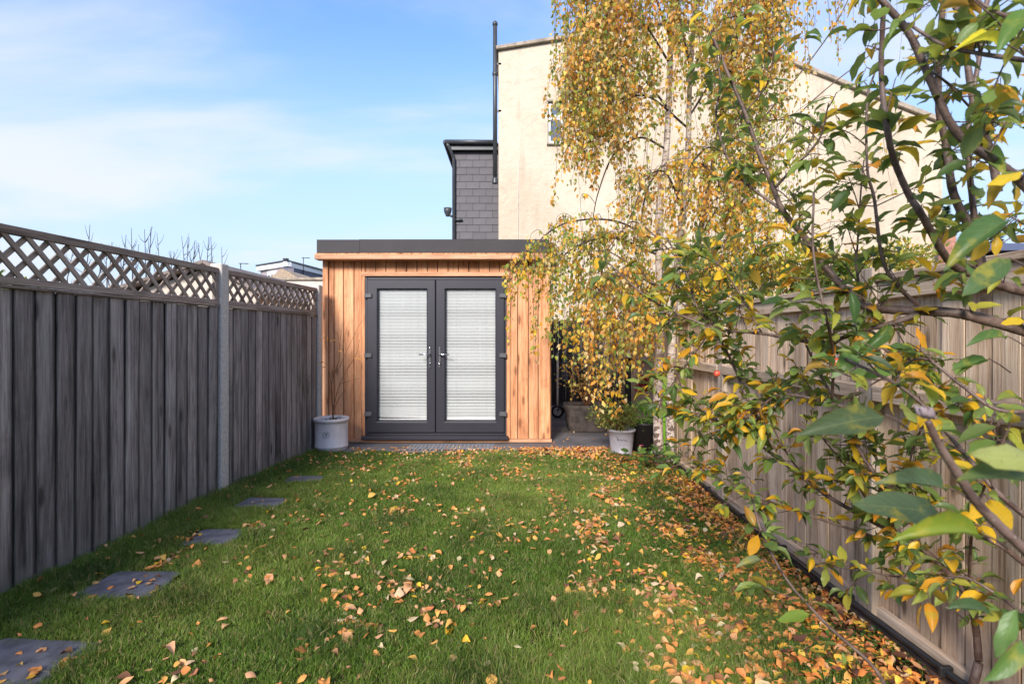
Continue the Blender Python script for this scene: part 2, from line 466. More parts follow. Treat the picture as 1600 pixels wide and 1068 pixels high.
def applebark():
    m, nt, b = new_mat('apple_bark'); N = NT(nt)
    p = N.n('ShaderNodeTexCoord').outputs['Object']
    a = N.noise(p, 26, 5, 0.6, 0.5); s = N.noise(p, 160, 3, 0.6)
    c = N.mix(N.rng(a, 0.35, 0.65), (0.075, 0.042, 0.032, 1), (0.165, 0.110, 0.088, 1))
    c = N.mix(N.rng(s, 0.62, 0.7, 0, 0.5), c, (0.30, 0.25, 0.20, 1))
    nt.links.new(c, b.inputs['Base Color']); b.inputs['Roughness'].default_value = 0.55
    nt.links.new(N.bump(N.math('ADD', a, s), 0.4, 0.003), b.inputs['Normal'])
    return m
M['apple_bark'] = applebark()

def glass():
    m, nt, b = new_mat('window_glass'); N = NT(nt)
    nt.nodes.remove(b)
    fr = N.n('ShaderNodeFresnel', {'IOR': 1.45}).outputs[0]
    t = N.n('ShaderNodeBsdfTransparent', {'Color': (0.93, 0.95, 0.95, 1)})
    g = N.n('ShaderNodeBsdfGlossy', {'Roughness': 0.02})
    mxs = N.n('ShaderNodeMixShader', {0: fr})
    nt.links.new(t.outputs[0], mxs.inputs[1]); nt.links.new(g.outputs[0], mxs.inputs[2])
    nt.links.new(mxs.outputs[0], nt.nodes['Material Output'].inputs[0])
    return m
M['glass'] = glass()
M['far_glass'] = plain('dark_window_pane', (0.10, 0.12, 0.15), 0.08, namt=0.1)

# ------------------------------------------------------------------ ground
def sstep(x, a, b):
    t = np.clip((x - a) / (b - a), 0, 1); return t * t * (3 - 2 * t)
def vnoise(x, y, f, seed=0):
    r = np.random.default_rng(seed); s = 0
    for k in range(7):
        a = r.uniform(0, 2 * math.pi); ff = f * r.uniform(0.6, 1.7); ph = r.uniform(0, 6.28)
        s = s + np.sin(ff * (np.cos(a) * x + np.sin(a) * y) + ph)
    return s / 7 * 1.6
def gh(x, y):
    x = np.asarray(x, float); y = np.asarray(y, float)
    return 0.010 * vnoise(x, y, 3.0, 3) + 0.006 * vnoise(x, y, 9.0, 4) - 0.085 * sstep(x, 1.30, 1.62) * (1 - 0.5 * sstep(y, 3.5, 5.5))

me = mesh('ground', [(-400, -60, -0.25), (400, -60, -0.25), (400, 900, -0.25), (-400, 900, -0.25)], [[0, 1, 2, 3]], M['ground'])
tag(obj('ground', me), kind='structure')
def lawn_mat():
    m, nt, b = new_mat('lawn_soil'); N = NT(nt)
    p = N.n('ShaderNodeNewGeometry').outputs['Position']
    a = N.noise(p, 2.2, 5, 0.6); s = N.noise(p, 70, 4, 0.7)
    c = N.mix(N.rng(a, 0.4, 0.6), (0.030, 0.042, 0.010, 1), (0.045, 0.065, 0.014, 1))
    c = N.mix(N.rng(s, 0.45, 0.7), c, (0.035, 0.024, 0.013, 1))
    px = N.n('ShaderNodeSeparateXYZ', {0: p}).outputs[0]
    c = N.mix(N.rng(N.math('ADD', px, N.math('MULTIPLY', a, 0.4)), 1.52, 1.68), c, (0.040, 0.020, 0.012, 1))
    nt.links.new(c, b.inputs['Base Color']); b.inputs['Roughness'].default_value = 0.95
    b.inputs['Specular IOR Level'].default_value = 0.1
    nt.links.new(N.bump(s, 0.7, 0.02), b.inputs['Normal'])
    return m
gx = np.linspace(-3.1, 1.80, 140); gy = np.linspace(-4.5, 6.28, 300)
GX, GY = np.meshgrid(gx, gy); GZ = gh(GX, GY)
nv = len(gx)
i = np.arange(len(gy) - 1)[:, None] * nv; k = np.arange(nv - 1)[None, :]
fc = np.stack([i + k, i + k + 1, i + nv + k + 1, i + nv + k], -1).reshape(-1, 4)
tag(obj('lawn_ground', mesh('lawn', np.stack([GX, GY, GZ], -1), fc, lawn_mat(), smooth=True)), kind='structure')
tag(bx('patio', -3.1, 1.80, 6.20, 10.6, -0.20, 0.014, M['patio']), kind='structure')

# ------------------------------------------------------------------ left fence (trellis topped, concrete posts)
LF0 = Vector((-2.594, 2.756, 0)); LDIR = math.atan2(0.9966, 0.083)
def lworld(s, n=0, z=0):      # s along the fence, n towards the garden
    return Vector((LF0.x + math.cos(LDIR) * s + math.sin(LDIR) * n, LF0.y + math.sin(LDIR) * s - math.cos(LDIR) * n, z))
left_fence = thing('trellis_fence', 'weathered grey boarded fence with lattice trellis top and concrete posts, left of the lawn', 'fence', LF0, LDIR)
BW = 0.125
def wedge_board(w, h, t_thin, t_thick, m, bow=0.0):
    V = [(0, 0, 0), (w, 0, 0), (w, -t_thick, 0), (0, -t_thin, 0)]
    V += [(x, y, h) for x, y, z in V]
    Fc = [[0, 3, 2, 1], [4, 5, 6, 7], [0, 1, 5, 4], [1, 2, 6, 5], [2, 3, 7, 6], [3, 0, 4, 7]]
    bm = bmesh.new(); vv = [bm.verts.new(v) for v in V]
    for f in Fc: bm.faces.new([vv[q] for q in f])
    bmesh.ops.recalc_face_normals(bm, faces=bm.faces)
    bmesh.ops.bevel(bm, geom=[e for e in bm.edges if abs(e.verts[0].co.z - e.verts[1].co.z) > 0.1], offset=0.0015, segments=1, affect='EDGES')
    me = bpy.data.meshes.new('board'); bm.to_mesh(me); bm.free(); me.materials.append(m)
    return me
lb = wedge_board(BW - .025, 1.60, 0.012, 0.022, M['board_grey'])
slat_cache = {}
def slat(parent, s0, z0, s1, z1, n, w, t, m):
    """one diagonal lattice slat from (s0,z0) to (s1,z1) in the panel's plane"""
    L = math.hypot(s1 - s0, z1 - z0); key = round(L, 2)
    if key not in slat_cache: slat_cache[key] = boxmesh(L, t, w, m, 0.0015)
    return obj('lattice_slat', slat_cache[key], parent, ((s0 + s1) / 2, n, (z0 + z1) / 2), (0, -math.atan2(z1 - z0, s1 - s0), 0))
def left_panel(a, b):
    # boards between two posts
    pitch = (b - a) / round((b - a) / 0.117)
    k = 0; s = a
    while s < b - 0.02:
        w = min(BW, b - s)
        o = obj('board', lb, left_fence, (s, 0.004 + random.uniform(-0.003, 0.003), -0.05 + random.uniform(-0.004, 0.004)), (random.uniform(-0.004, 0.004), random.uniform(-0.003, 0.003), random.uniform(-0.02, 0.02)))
        s += pitch
    bx('shade_backing', a, b, 0.010, 0.018, -0.05, 1.549, M['groove_shade'], left_fence)  # added dark sheet so the gaps between boards look shaded
    bx('arris_rail', a, b, 0.020, 0.06, 0.28, 0.35, M['trellis'], left_fence)
    bx('arris_rail', a, b, 0.020, 0.06, 1.28, 1.35, M['trellis'], left_fence)
    bx('capping_strip', a, b, -0.030, 0.030, 1.552, 1.568, M['trellis'], left_fence, 0.002)
    tr = obj('trellis', boxmesh(b - a, 0.038, 0.038, M['trellis'], 0.002), left_fence, ((a + b) / 2, 0.0, 1.592))
    top = obj('trellis_rail', boxmesh(b - a, 0.038, 0.044, M['trellis'], 0.002), tr, (0, 0, 0.262))
    L = (b - a) / 2
    for sg in (-1, 1):
        obj('trellis_stile', boxmesh(0.032, 0.036, 0.216, M['trellis'], 0.002), tr, (sg * (L - 0.018), 0, 0.130))
    z0, z1 = 0.012, 0.248; H = z1 - z0; step = 0.1285
    for dirn, n in ((1, -0.0065), (-1, 0.0065)):
        s = -L - H
        s += 0.03 if dirn > 0 else 0.072
        while s < L:
            # slat runs from (s, top) to (s+H, bottom) for dirn 1, mirrored otherwise
            p0, p1 = (s, z1), (s + H, z0)
            if dirn < 0: p0, p1 = (s, z0), (s + H, z1)
            q0, q1 = p0, p1
            lo, hi = -L + 0.03, L - 0.03
            if q1[0] > lo + 0.03 and q0[0] < hi - 0.03:
                def at(x):
                    t = (x - p0[0]) / H; return (x, p0[1] + (p1[1] - p0[1]) * t)
                if q0[0] < lo: q0 = at(lo)
                if q1[0] > hi: q1 = at(hi)
                slat(tr, q0[0], q0[1], q1[0], q1[1], n, 0.029, 0.012, M['trellis'])
            s += step
post_me = boxmesh(0.105, 0.105, 2.15, M['concrete_post'], 0.008, origin=(0, 0, -0.5))
LPOSTS = [-3.79, -1.94, -0.105, 1.815, 3.665]
for s in LPOSTS:
    o = obj('concrete_post', post_me, left_fence, (s, 0.012, -0.235))
for a, b in zip(LPOSTS[:-1], LPOSTS[1:]):
    left_panel(a + 0.055, b - 0.055)

# ------------------------------------------------------------------ right fence (flat tan boards, rails this side)
RX = 1.745
right_fence = thing('board_fence', 'tan timber board fence with cap rail and low gravel board, right of the lawn', 'fence', (RX, 0.78, 0))
rb = [boxmesh(0.022 if q else 0.016, 0.1095, 1.59, M['tan_board'], 0.0015, origin=(0, 0, -0.5)) for q in (0, 1)]
RP = [-1.05, 0.78, 2.61, 4.44, 6.27, 8.10, 9.93]
for y in RP[1:]:
    bx('post', -0.05, 0.055, y - 0.05 - 0.78, y + 0.05 - 0.78, -0.3, 1.60 + (0.03 if y < 3 else 0.0), M['tan_post'], right_fence, 0.004)
for n_, (a, b) in enumerate(zip(RP[1:-1], RP[2:])):
    a2, b2 = a + 0.052 - 0.78, b - 0.052 - 0.78
    y = a2 + 0.06; q = 0
    while y < b2 - 0.03:
        obj('board', rb[q % 2], right_fence, (0.018 + random.uniform(-.003, .004), y, 0.0 + random.uniform(-0.005, 0.002) - 0.06), (random.uniform(-0.003, 0.003), 0, random.uniform(-0.02, 0.06)))
        y += 0.1155; q += 1
    top = 1.562 if n_ == 0 else 1.540
    bx('shade_backing', .034, .042, a2, b2, -.2, top - .1, M['groove_shade'], right_fence)  # added sheet, its dark colour acts as shade behind the board gaps
    bx('cap_rail', -0.045, 0.05, a2 - 0.05, b2 + 0.05, top, top + 0.03, M['tan_rail'], right_fence, 0.004)
    bx('top_rail', -0.028, 0.005, a2, b2, top - 0.085, top - 0.002, M['tan_rail'], right_fence, 0.004)
    bx('middle_rail', -0.055, 0.005, a2, b2, 1.000, 1.075, M['tan_rail'], right_fence, 0.006)
    bx('gravel_board', -0.030, 0.004, a2 - 0.03, b2 + 0.03, -0.22, 0.035, M['tan_rail'], right_fence, 0.004)
hose = thing('irrigation_pipe', 'black irrigation pipe clipped low along the right fence', 'pipe', (RX - 0.055, 0.8, 0.0))
tb = Tubes()
pts = [(0.006 * math.sin(y * 2.1), y, 0.012 * math.sin(y * 1.3 + 1) - 0.005) for y in np.arange(0, 5.2, 0.1)]
tb.add(pts, 0.0145, sides=10); tb.build('pipe_run', M['black_pipe'], hose)
tb = Tubes(); tb.add([(x + 0.004, y, z - 0.028) for x, y, z in pts], 0.009, sides=8); tb.build('lower_pipe_run', M['black_pipe'], hose)
for y in (1.32, 1.93, 2.6, 3.2, 3.9):
    q = pts[int((y) / 0.1)]
    bx('pipe_clip', -0.026, 0.026, y - 0.011, y + 0.011, q[2] - 0.018, q[2] + 0.022, M['black'], hose, 0.005)

# ------------------------------------------------------------------ back fence
back_fence = thing('dark_board_fence', 'dark stained board fence across the far end behind the shed', 'fence', (-2.4, 10.3, 0))
db = boxmesh(0.14, 0.02, 1.62, M['dark_fence'], 0.002, origin=(0, 0, -0.5))
for q in range(30):
    obj('board', db, back_fence, (0.06 + q * 0.143, random.uniform(-0.004, 0.004), 0), (0, 0, random.uniform(-0.02, 0.02)))

# ------------------------------------------------------------------ garden room
SY = 6.66
def SX(px): return (px - 800) * SY / F
def SZ(py): return CH + (527 - py) * SY / F
xl, xr = SX(505), SX(861)
shed = thing('garden_room', 'small timber-clad garden room with dark grey double doors and flat roof', 'garden room', ((xl + xr) / 2, SY, 0))
ox = -(xl + xr) / 2
def sb(name, x0, x1, y0, y1, z0, z1, m, parent=None, bev=0.0):
    par = parent or shed
    return bx(name, x0 + ox, x1 + ox, y0 - SY, y1 - SY, z0, z1, m, par, bev)
dx0, dx1 = SX(570), SX(792)
dz0, dz1 = 0.075, SZ(433)
ztop = 2.25
# walls behind the cladding (dark core with the door opening left free)
sb('wall', xl + .02, dx0, SY + .028, SY + 2.4, 0.06, ztop, M['dark_void'])
sb('wall', dx1, xr - .02, SY + .028, SY + 2.4, 0.06, ztop, M['dark_void'])
sb('wall', dx0 + .002, dx1 - .002, SY + .03, SY + .12, dz1, ztop, M['dark_void'])
sb('floor', dx0 + .003, dx1 - .003, SY + .14, SY + 2.35, 0.06, 0.09, M['dark_void'])
sb('rear_wall', dx0 + .003, dx1 - .003, SY + 2.3, SY + 2.39, 0.10, ztop, M['dark_void'])
def vb(pxa, pxb, z0, z1, y=0.0, m='cedar', gap=0.004, name='cladding_board'):
    a, b = SX(pxa), SX(pxb)
    return sb(name, a + gap, b - gap, SY + y, SY + y + .022, z0, z1, M[m], bev=0.003)
zb = 0.062
vb(505, 513.5, zb, 2.236, -0.024, gap=0.0, name='corner_trim')
for a, b in ((513.5, 522), (522, 536.5), (536.5, 553), (553, 565)):
    vb(a, b, zb, 2.236)
vb(565, 570.5, zb, dz1 + .01, -0.012, gap=0.001, name='door_trim')
vb(791.5, 797, zb, dz1 + .01, -0.012, gap=0.001, name='door_trim')
for a, b in ((797, 809), (809, 825.5), (825.5, 841), (841, 860)):
    vb(a, b, zb, 2.236)
vb(565, 570.5, dz1 + 0.066, 2.236); 
n = 14
for q in range(n):
    a = 570.5 + q * (797 - 570.5) / n; vb(a, a + (797 - 570.5) / n, dz1 + 0.066, 2.236)
sb('header_trim', SX(564.5), SX(797.5), SY - .014, SY + .024, dz1 + 0.012, dz1 + 0.064, M['cedar_x'], bev=0.003)
sb('base_trim', SX(503), SX(862), SY - .03, SY + .02, 0.022, 0.060, M['cedar_x'], bev=0.003)
# side walls cladding
for q in range(19):
    y0 = SY + 0.03 + q * 0.125
    for s_, X0 in ((0, xl - 0.002), (1, xr - 0.020)):
        sb('cladding_board', X0, X0 + .022, y0 + .003, y0 + .122, zb, 2.236, M['cedar'], bev=0.003)
sb('base_block', xl + .05, xr - .05, SY + .03, SY + 2.3, 0.012, 0.058, M['dark_void'])
# roof
sb('roof_deck', xl - .02, xr + .02, SY - .12, SY + 2.5, 2.262, 2.44, M['dark_void'])
fy = SY - 0.165
def fsx(px): return (px - 800) * fy / F
def fsz(py): return CH + (527 - py) * fy / F
f1 = sb('fascia_sheet', fsx(495), fsx(562), fy - .004, fy + .040, fsz(395), fsz(374.3), M['fascia'], bev=0.002)
f2 = sb('fascia_sheet', fsx(561), fsx(858), fy, fy + .038, fsz(394.5), fsz(373.8), M['fascia'], bev=0.002)
for X0, X1 in ((fsx(495), fsx(495) + .03), (fsx(858) - .03, fsx(858))):
    sb('side_fascia', X0, X1, fy + .042, SY + 2.52, fsz(394), fsz(374.5), M['fascia'], bev=0.002)
sb('roof_membrane', fsx(495) + .03, fsx(858) - .03, fy + .04, SY + 2.52, 2.441, 2.452, M['fascia'])
tx0, tx1 = fsx(492), fsx(860)
nst = 22
for q in range(nst):   # short soffit boards whose ends show below the fascia
    a = tx0 + q * (tx1 - tx0) / nst
    sb('soffit_board', a + .003, a + (tx1 - tx0) / nst - .003, fy + .004, SY + .02, fsz(397.2), fsz(394.6) - 0.003, M['cedar'])
sb('eaves_board', tx0, tx1, fy - .018, SY - .025, fsz(405.0), fsz(397.4), M['cedar_x'], bev=0.004)
# door set
fz0 = 0.105
frame = sb('door_frame', dx0 + .002, dx0 + .034, SY - .005, SY + .075, fz0, dz1, M['grey_upvc'], bev=0.003)
sb('door_frame', dx1 - .034, dx1 - .002, SY - .005, SY + .075, fz0, dz1, M['grey_upvc'], bev=0.003)
sb('door_frame', dx0 + .035, dx1 - .035, SY - .004, SY + .075, dz1 - .032, dz1 - .001, M['grey_upvc'], bev=0.003)
sb('door_frame', dx0 + .035, dx1 - .035, SY - .004, SY + .075, fz0, fz0 + .055, M['grey_upvc'], bev=0.003)
sb('door_sill', SX(567), SX(794), SY - .09, SY + .06, 0.061, 0.104, M['grey_upvc'], bev=0.006)
def miter_frame(x0, x1, z0, z1, wl_, wr, wt, wb, y0, t, m):
    """a leaf frame of four mitred rails"""
    out = [(x0, z0), (x1, z0), (x1, z1), (x0, z1)]
    inn = [(x0 + wl_, z0 + wb), (x1 - wr, z0 + wb), (x1 - wr, z1 - wt), (x0 + wl_, z1 - wt)]
    ch = 0.012
    V = []
    def ring(pts, y): 
        for p in pts: V.append((p[0], y, p[1]))
    ring([(x0, z0), (x1, z0), (x1, z1), (x0, z1)], y0 + t)
    ring([(x0, z0), (x1, z0), (x1, z1), (x0, z1)], y0 + ch * .6)
    ring([(x0 + ch * .6, z0 + ch * .6), (x1 - ch * .6, z0 + ch * .6), (x1 - ch * .6, z1 - ch * .6), (x0 + ch * .6, z1 - ch * .6)], y0)
    i2 = [(x0 + wl_ - ch, z0 + wb - ch), (x1 - wr + ch, z0 + wb - ch), (x1 - wr + ch, z1 - wt + ch), (x0 + wl_ - ch, z1 - wt + ch)]
    ring(i2, y0); ring(inn, y0 + ch); ring(inn, y0 + t)
    Fc = []
    for r in range(5):
        for a in range(4):
            b_ = (a + 1) % 4
            Fc.append([r * 4 + a, r * 4 + b_, (r + 1) * 4 + b_, (r + 1) * 4 + a])
    for a in range(4):
        b_ = (a + 1) % 4
        Fc.append([20 + a, 20 + b_, b_, a])
    bm = bmesh.new(); vv = [bm.verts.new(v) for v in V]
    for f in Fc: bm.faces.new([vv[q] for q in f])
    bmesh.ops.recalc_face_normals(bm, faces=bm.faces)
    me = bpy.data.meshes.new('leaf_frame'); bm.to_mesh(me); bm.free(); me.materials.append(m)
    return me
blinds = []
for side, (pa, pb, ga, gb) in enumerate(((574.5, 680.6, 591, 667), (681.4, 788, 696.5, 774))):
    x0, x1 = SX(pa), SX(pb); g0, g1 = SX(ga), SX(gb)
    z0, z1 = SZ(675), SZ(437); h0, h1 = SZ(656.5), SZ(452)
    door = obj('door', miter_frame(x0 + ox, x1 + ox, z0, z1, g0 - x0, x1 - g1, z1 - h1, h0 - z0, -0.028, 0.055, M['grey_upvc']), shed)
    bx('glass_pane', g0 + ox - .004, g1 + ox + .004, 0.004, 0.010, h0 - .004, h1 + .004, M['glass'], door)
    # slim pale glazing bead below the glass
    bx('glazing_bead', g0 + ox - .012, g1 + ox + .012, -0.034, -0.0285, h0 - .024, h0 - .012, M['hinge'], door)
    hx = x0 + ox - .012 if side == 0 else x1 + ox + .012
    for py in (462, 555, 646):
        zc = SZ(py)
        hm = boxmesh(0.085, 0.022, 0.056, M['hinge'], 0.009)
        obj('hinge', hm, door, (hx + (0.030 if side == 0 else -0.030), -0.040, zc))
        obj('hinge', boxmesh(0.024, 0.028, 0.068, M['hinge'], 0.009), door, (hx - (0.006 if side == 0 else -0.006), -0.040, zc))
    # handle: backplate, lever, lock
    cx_ = SX(672.2 if side == 0 else 687.6) + ox
    hd = obj('handle', boxmesh(0.026, 0.010, 0.245, M['hinge'], 0.004), door, (cx_, -0.034, SZ(558)))
    sgn = -1 if side == 0 else 1
    tbx = Tubes()
    tbx.add([(0, -0.004, 0.04), (0, -0.045, 0.04), (sgn * 0.02, -0.056, 0.04), (sgn * 0.12, -0.054, 0.036)], 0.0085, 0.007, sides=10)
    tbx.build('lever', M['chrome'], hd)
    obj('handle_cap', lathe([(0, 0.004), (0.010, 0.003), (0.012, -0.004), (0.012, -0.006)], M['chrome'], 14), hd, (0, -0.008, 0.113), (R(90), 0, 0))
    tbx = Tubes(); tbx.add([(0.0, -0.006, -0.055), (sgn * -0.002, -0.016, -0.075), (sgn * 0.004, -0.012, -0.098)], 0.006, 0.005, sides=8)
    tbx.build('key', M['chrome'], hd)
    # blind hanging inside behind the glass
    bl = thing('venetian_blind', 'white slatted blind behind the glass of the %s' % ('left door, its lowest slats hanging crooked' if side == 0 else 'right door, all its slats level'), 'blind', ((g0 + g1) / 2, SY + .034, h1), 0, 'white blinds behind the garden room doors')
    W = g1 - g0 + .004
    n = 41; H = h1 - h0
    sm = boxmesh(W, 0.037, 0.0028, M['blind'])
    bx('headrail', -W / 2, W / 2, -.012, .016, -.028, -.002, M['blind'], bl, 0.002)
    for q in range(n):
        z = -0.040 - q * (H - 0.075) / (n - 1)
        ry = 0.0
        if side == 0 and q > n - 4: ry = 0.006 * (q - n + 4)
        obj('slat', sm, bl, (0, 0.0, z + (0.004 * (q - n + 4) if ry else 0)), (R(-66 - 3 * math.sin(q * .7)), ry, random.uniform(-.001, .001)))
    bx('bottom_rail', -W / 2, W / 2, -.012, .010, -H + 0.004, -H + 0.020, M['blind'], bl, 0.003)
    for xo in (-W * .3, W * .3):
        tbx = Tubes(); tbx.add([(xo, -.018, -.02), (xo, -.018, -H + .02)], 0.0012, sides=4); tbx.build('cord', M['white'], bl)

# ------------------------------------------------------------------ grid mat in front of the doors
gm = thing('grid_mat', 'grey plastic grid mat lying on the patio below the doors', 'mat', (-0.72, 6.36, 0.016))
t = Tubes()
for q in range(15):
    x = -0.45 + q * 0.064
    bxm = None
bars = bmesh.new()
def addbox(bm, x0, x1, y0, y1, z0, z1):
    r = bmesh.ops.create_cube(bm, size=1)
    for v in r['verts']:
        v.co = Vector(((x0 + x1) / 2 + v.co.x * (x1 - x0), (y0 + y1) / 2 + v.co.y * (y1 - y0), (z0 + z1) / 2 + v.co.z * (z1 - z0)))
for q in range(22):
    x = -0.48 + q * 0.046; addbox(bars, x, x + 0.022, -0.16, 0.16, 0.0, 0.013)
for q in range(7):
    y = -0.16 + q * 0.05; addbox(bars, -0.485, 0.515, y, y + 0.014, 0.0, 0.0105)
me = bpy.data.meshes.new('grid'); bars.to_mesh(me); bars.free(); me.materials.append(M['mat_grey'])
obj('mat_grid', me, gm)

# ------------------------------------------------------------------ stepping stones
stones = [((6, 1040), 0.30, 0.18, 'half out of frame in the near left corner'),
          ((205, 914), 0.235, 0.155, 'second from the camera, four leaves on it'),
          ((333, 839), 0.19, 0.15, 'third from the camera, partly overgrown at its front'),
          ((412, 787), 0.21, 0.13, 'fourth from the camera, just past the concrete post'),
          ((477, 751), 0.20, 0.12, 'farthest of the row, smallest to the eye')]
stone_info = []
for q, ((px, py), rx, ry, lab) in enumerate(stones):
    Y = F * CH / (py - 527); X = (px - 800) * Y / F
    rr = random.Random(q + 5); pts = []; W_, D_ = rx * .92, ry * 1.02
    cor = [(-W_ * rr.uniform(.82, 1), -D_ * rr.uniform(.85, 1)), (W_ * rr.uniform(.82, 1), -D_ * rr.uniform(.85, 1)), (W_ * rr.uniform(.88, 1.05), D_ * rr.uniform(.8, 1)), (-W_ * rr.uniform(.75, .95), D_ * rr.uniform(.85, 1))]
    for k in range(4):
        a_, b_ = Vector(cor[k]), Vector(cor[(k + 1) % 4])
        for u in (.07, .30 + rr.uniform(-.06, .06), .64 + rr.uniform(-.06, .06), .93):
            p_ = a_.lerp(b_, u); pts.append((p_.x + rr.uniform(-.006, .006), p_.y + rr.uniform(-.006, .006)))
    zg = float(gh(X, Y))
    o = obj('stepping_stone', poly_prism(pts, 'z', -0.03, 0.014, M['slate_stone'], 0.004), None, (X, Y, zg), (0, 0, rr.uniform(-.1, .1)))
    tag(o, 'slate stepping stone ' + lab, 'stepping stone', 'slate stepping stones beside the left fence')
    stone_info.append((X, Y, rx * 0.86, ry * .97, zg + 0.014))

# ------------------------------------------------------------------ grass
def in_stone(x, y, grow=1.0):
    r = np.zeros(len(x), bool)
    for X, Y, a, b, z in stone_info:
        r |= (np.abs((x - X) / (a * grow)) ** 4.5 + np.abs((y - Y) / (b * grow)) ** 4.5) < 1
    return r
def grass(N):
    u = rng.random(N)
    y = 1.55 + (6.27 - 1.55) * u ** 1.25
    x = rng.uniform(-2.72, 1.72, N)
    fl = LF0.x + (y - LF0.y) * 0.0832
    keep = (x > fl + 0.03) & (np.abs(x) < 0.98 * y + .15)
    edge = 6.20 + 0.05 * vnoise(x, y * 0 + 1, 9, 11) - 0.04
    keep &= y < edge
    soil = sstep(x + 0.12 * vnoise(x, y, 5, 12), 1.38, 1.62)
    soil = np.maximum(soil, 0.75 * sstep(x + 0.25 * vnoise(x, y, 3, 14), 0.95, 1.45) * sstep(y, 4.4, 5.2))
    keep &= rng.random(N) > soil * 0.96
    keep &= ~in_stone(x, y, 0.93 + 0.07 * vnoise(x, y, 22, 77))
    keep &= rng.random(N) > 0.55 * sstep(vnoise(x, y, 7, 78), .45, .9)
    x, y = x[keep], y[keep]; n = len(x)
    clump = vnoise(x, y, 11, 21); patch = vnoise(x, y, 2.4, 22); fine = vnoise(x, y, 38, 23)
    L0 = 1 - .35 * sstep(vnoise(x, y, 3.5, 79), .2, .8)
    near_fence = sstep(-(x - (LF0.x + (y - LF0.y) * .0832)), -0.28, -0.02)
    L = (0.037 + 0.017 * clump + 0.011 * fine + 0.010 * patch) * rng.uniform(0.55, 1.35, n) * (1 + 0.55 * near_fence) * L0
    L = np.clip(L, 0.012, 0.10)
    w = rng.uniform(0.0008, 0.0017, n) * (0.75 + 0.14 * y)
    ang = rng.uniform(0, 2 * math.pi, n)
    comb = vnoise(x, y, 9, 25) * 3.0 + vnoise(x, y, 27, 26) * 1.5
    la = comb * 1.3 + rng.normal(0, 1.7, n)
    lean = np.abs(rng.normal(0.62, 0.50, n))
    dx_, dy_ = np.cos(la) * lean, np.sin(la) * lean
    z0 = gh(x, y) - 0.004
    wx, wy = np.cos(ang) * w, np.sin(ang) * w
    B = np.stack([x, y, z0], -1)
    Wv = np.stack([wx, wy, np.zeros(n)], -1)
    d1 = np.stack([dx_ * 0.30 * L, dy_ * 0.30 * L, 0.55 * L], -1)
    nrm = 1 / np.sqrt(1 + lean ** 2 * .5)
    d2 = np.stack([dx_ * L * 0.95, dy_ * L * .95, L * 0.98 * nrm], -1)
    V = np.stack([B - Wv, B + Wv, B + d1 + Wv * .8, B + d1 - Wv * .8, B + d2], 1).reshape(-1, 3)
    o_ = np.arange(n)[:, None] * 5
    T = np.concatenate([o_ + np.array([[0, 1, 2]]), o_ + np.array([[0, 2, 3]]), o_ + np.array([[3, 2, 4]])], 1).reshape(-1, 3)
    base = np.array([[0.100, 0.192, 0.022]]); lite = np.array([[0.215, 0.300, 0.052]]); dry = np.array([[0.42, 0.34, 0.15]]); deep = np.array([[0.028, 0.062, 0.014]])
    f1_ = np.clip(0.50 + 0.70 * patch + 0.25 * rng.normal(0, 1, n), 0, 1)[:, None]
    C = base * (1 - f1_) + lite * f1_
    f2_ = np.clip(0.10 + 0.5 * clump + 0.25 * rng.normal(0, 1, n), 0, 0.85)[:, None]
    C = C * (1 - f2_) + deep * f2_
    dr = (rng.random(n) < 0.10 + 0.10 * (fine > .4) + .16 * (1 - L0))[:, None]
    C = np.where(dr, dry * rng.uniform(.6, 1.1, (n, 1)), C)
    C *= rng.uniform(0.8, 1.25, (n, 1))
    C5 = np.repeat(C, 5, 0)
    return obj('grass', mesh('grass', V, T, M['grass'], cols=C5))
tag(grass(680000), 'green uncut lawn grass in soft tufts between the two fences', 'grass', kind='stuff')

# ------------------------------------------------------------------ leaf templates
def leaf_template(nt_, ns, width, fold, curl, tipc=1.0, wave=0.0, seed=0):
    """leaf along +Y, length 1, normal +Z"""
    r = random.Random(seed); V = []; UV = []
    for i in range(nt_ + 1):
        t = i / nt_
        w = width * (math.sin(math.pi * min(1, t ** 0.88)) ** 0.85) * (1 - 0.12 * t)
        if i in (0, nt_): w = 0.004
        for j in range(ns + 1):
            u = -1 + 2 * j / ns
            z = fold * abs(u) ** 1.3 * w / width - curl * (t - .35) ** 2 + wave * math.sin(t * 13 + u * 3 + seed) * abs(u)
            V.append((u * w * .5, t, z)); UV.append((u, t))
    Fc = []
    for i in range(nt_):
        for j in range(ns):
            a = i * (ns + 1) + j
            Fc.append([a, a + 1, a + ns + 2, a + ns + 1])
    return np.array(V), np.array(Fc), np.array(UV)
APPLE = [leaf_template(6, 4, 0.47, 0.09, 0.30, wave=0.02, seed=1), leaf_template(6, 4, 0.43, 0.16, 0.50, wave=0.03, seed=2),
         leaf_template(6, 4, 0.50, 0.05, 0.12, wave=0.035, seed=3), leaf_template(6, 4, 0.40, 0.20, 0.75, wave=0.02, seed=4),
         leaf_template(6, 4, 0.46, -0.06, 0.28, wave=0.045, seed=5)]
# birch: pointed rhombic leaf
BV = np.array([(0, 0, 0), (-.36, .28, .07), (.36, .28, .07), (-.27, .58, .05), (.27, .58, .05), (0, 1.05, -.10), (0, .45, -.01)])
BF = np.array([(0, 6, 1), (0, 2, 6), (1, 6, 3), (2, 4, 6), (3, 6, 5), (6, 4, 5)])

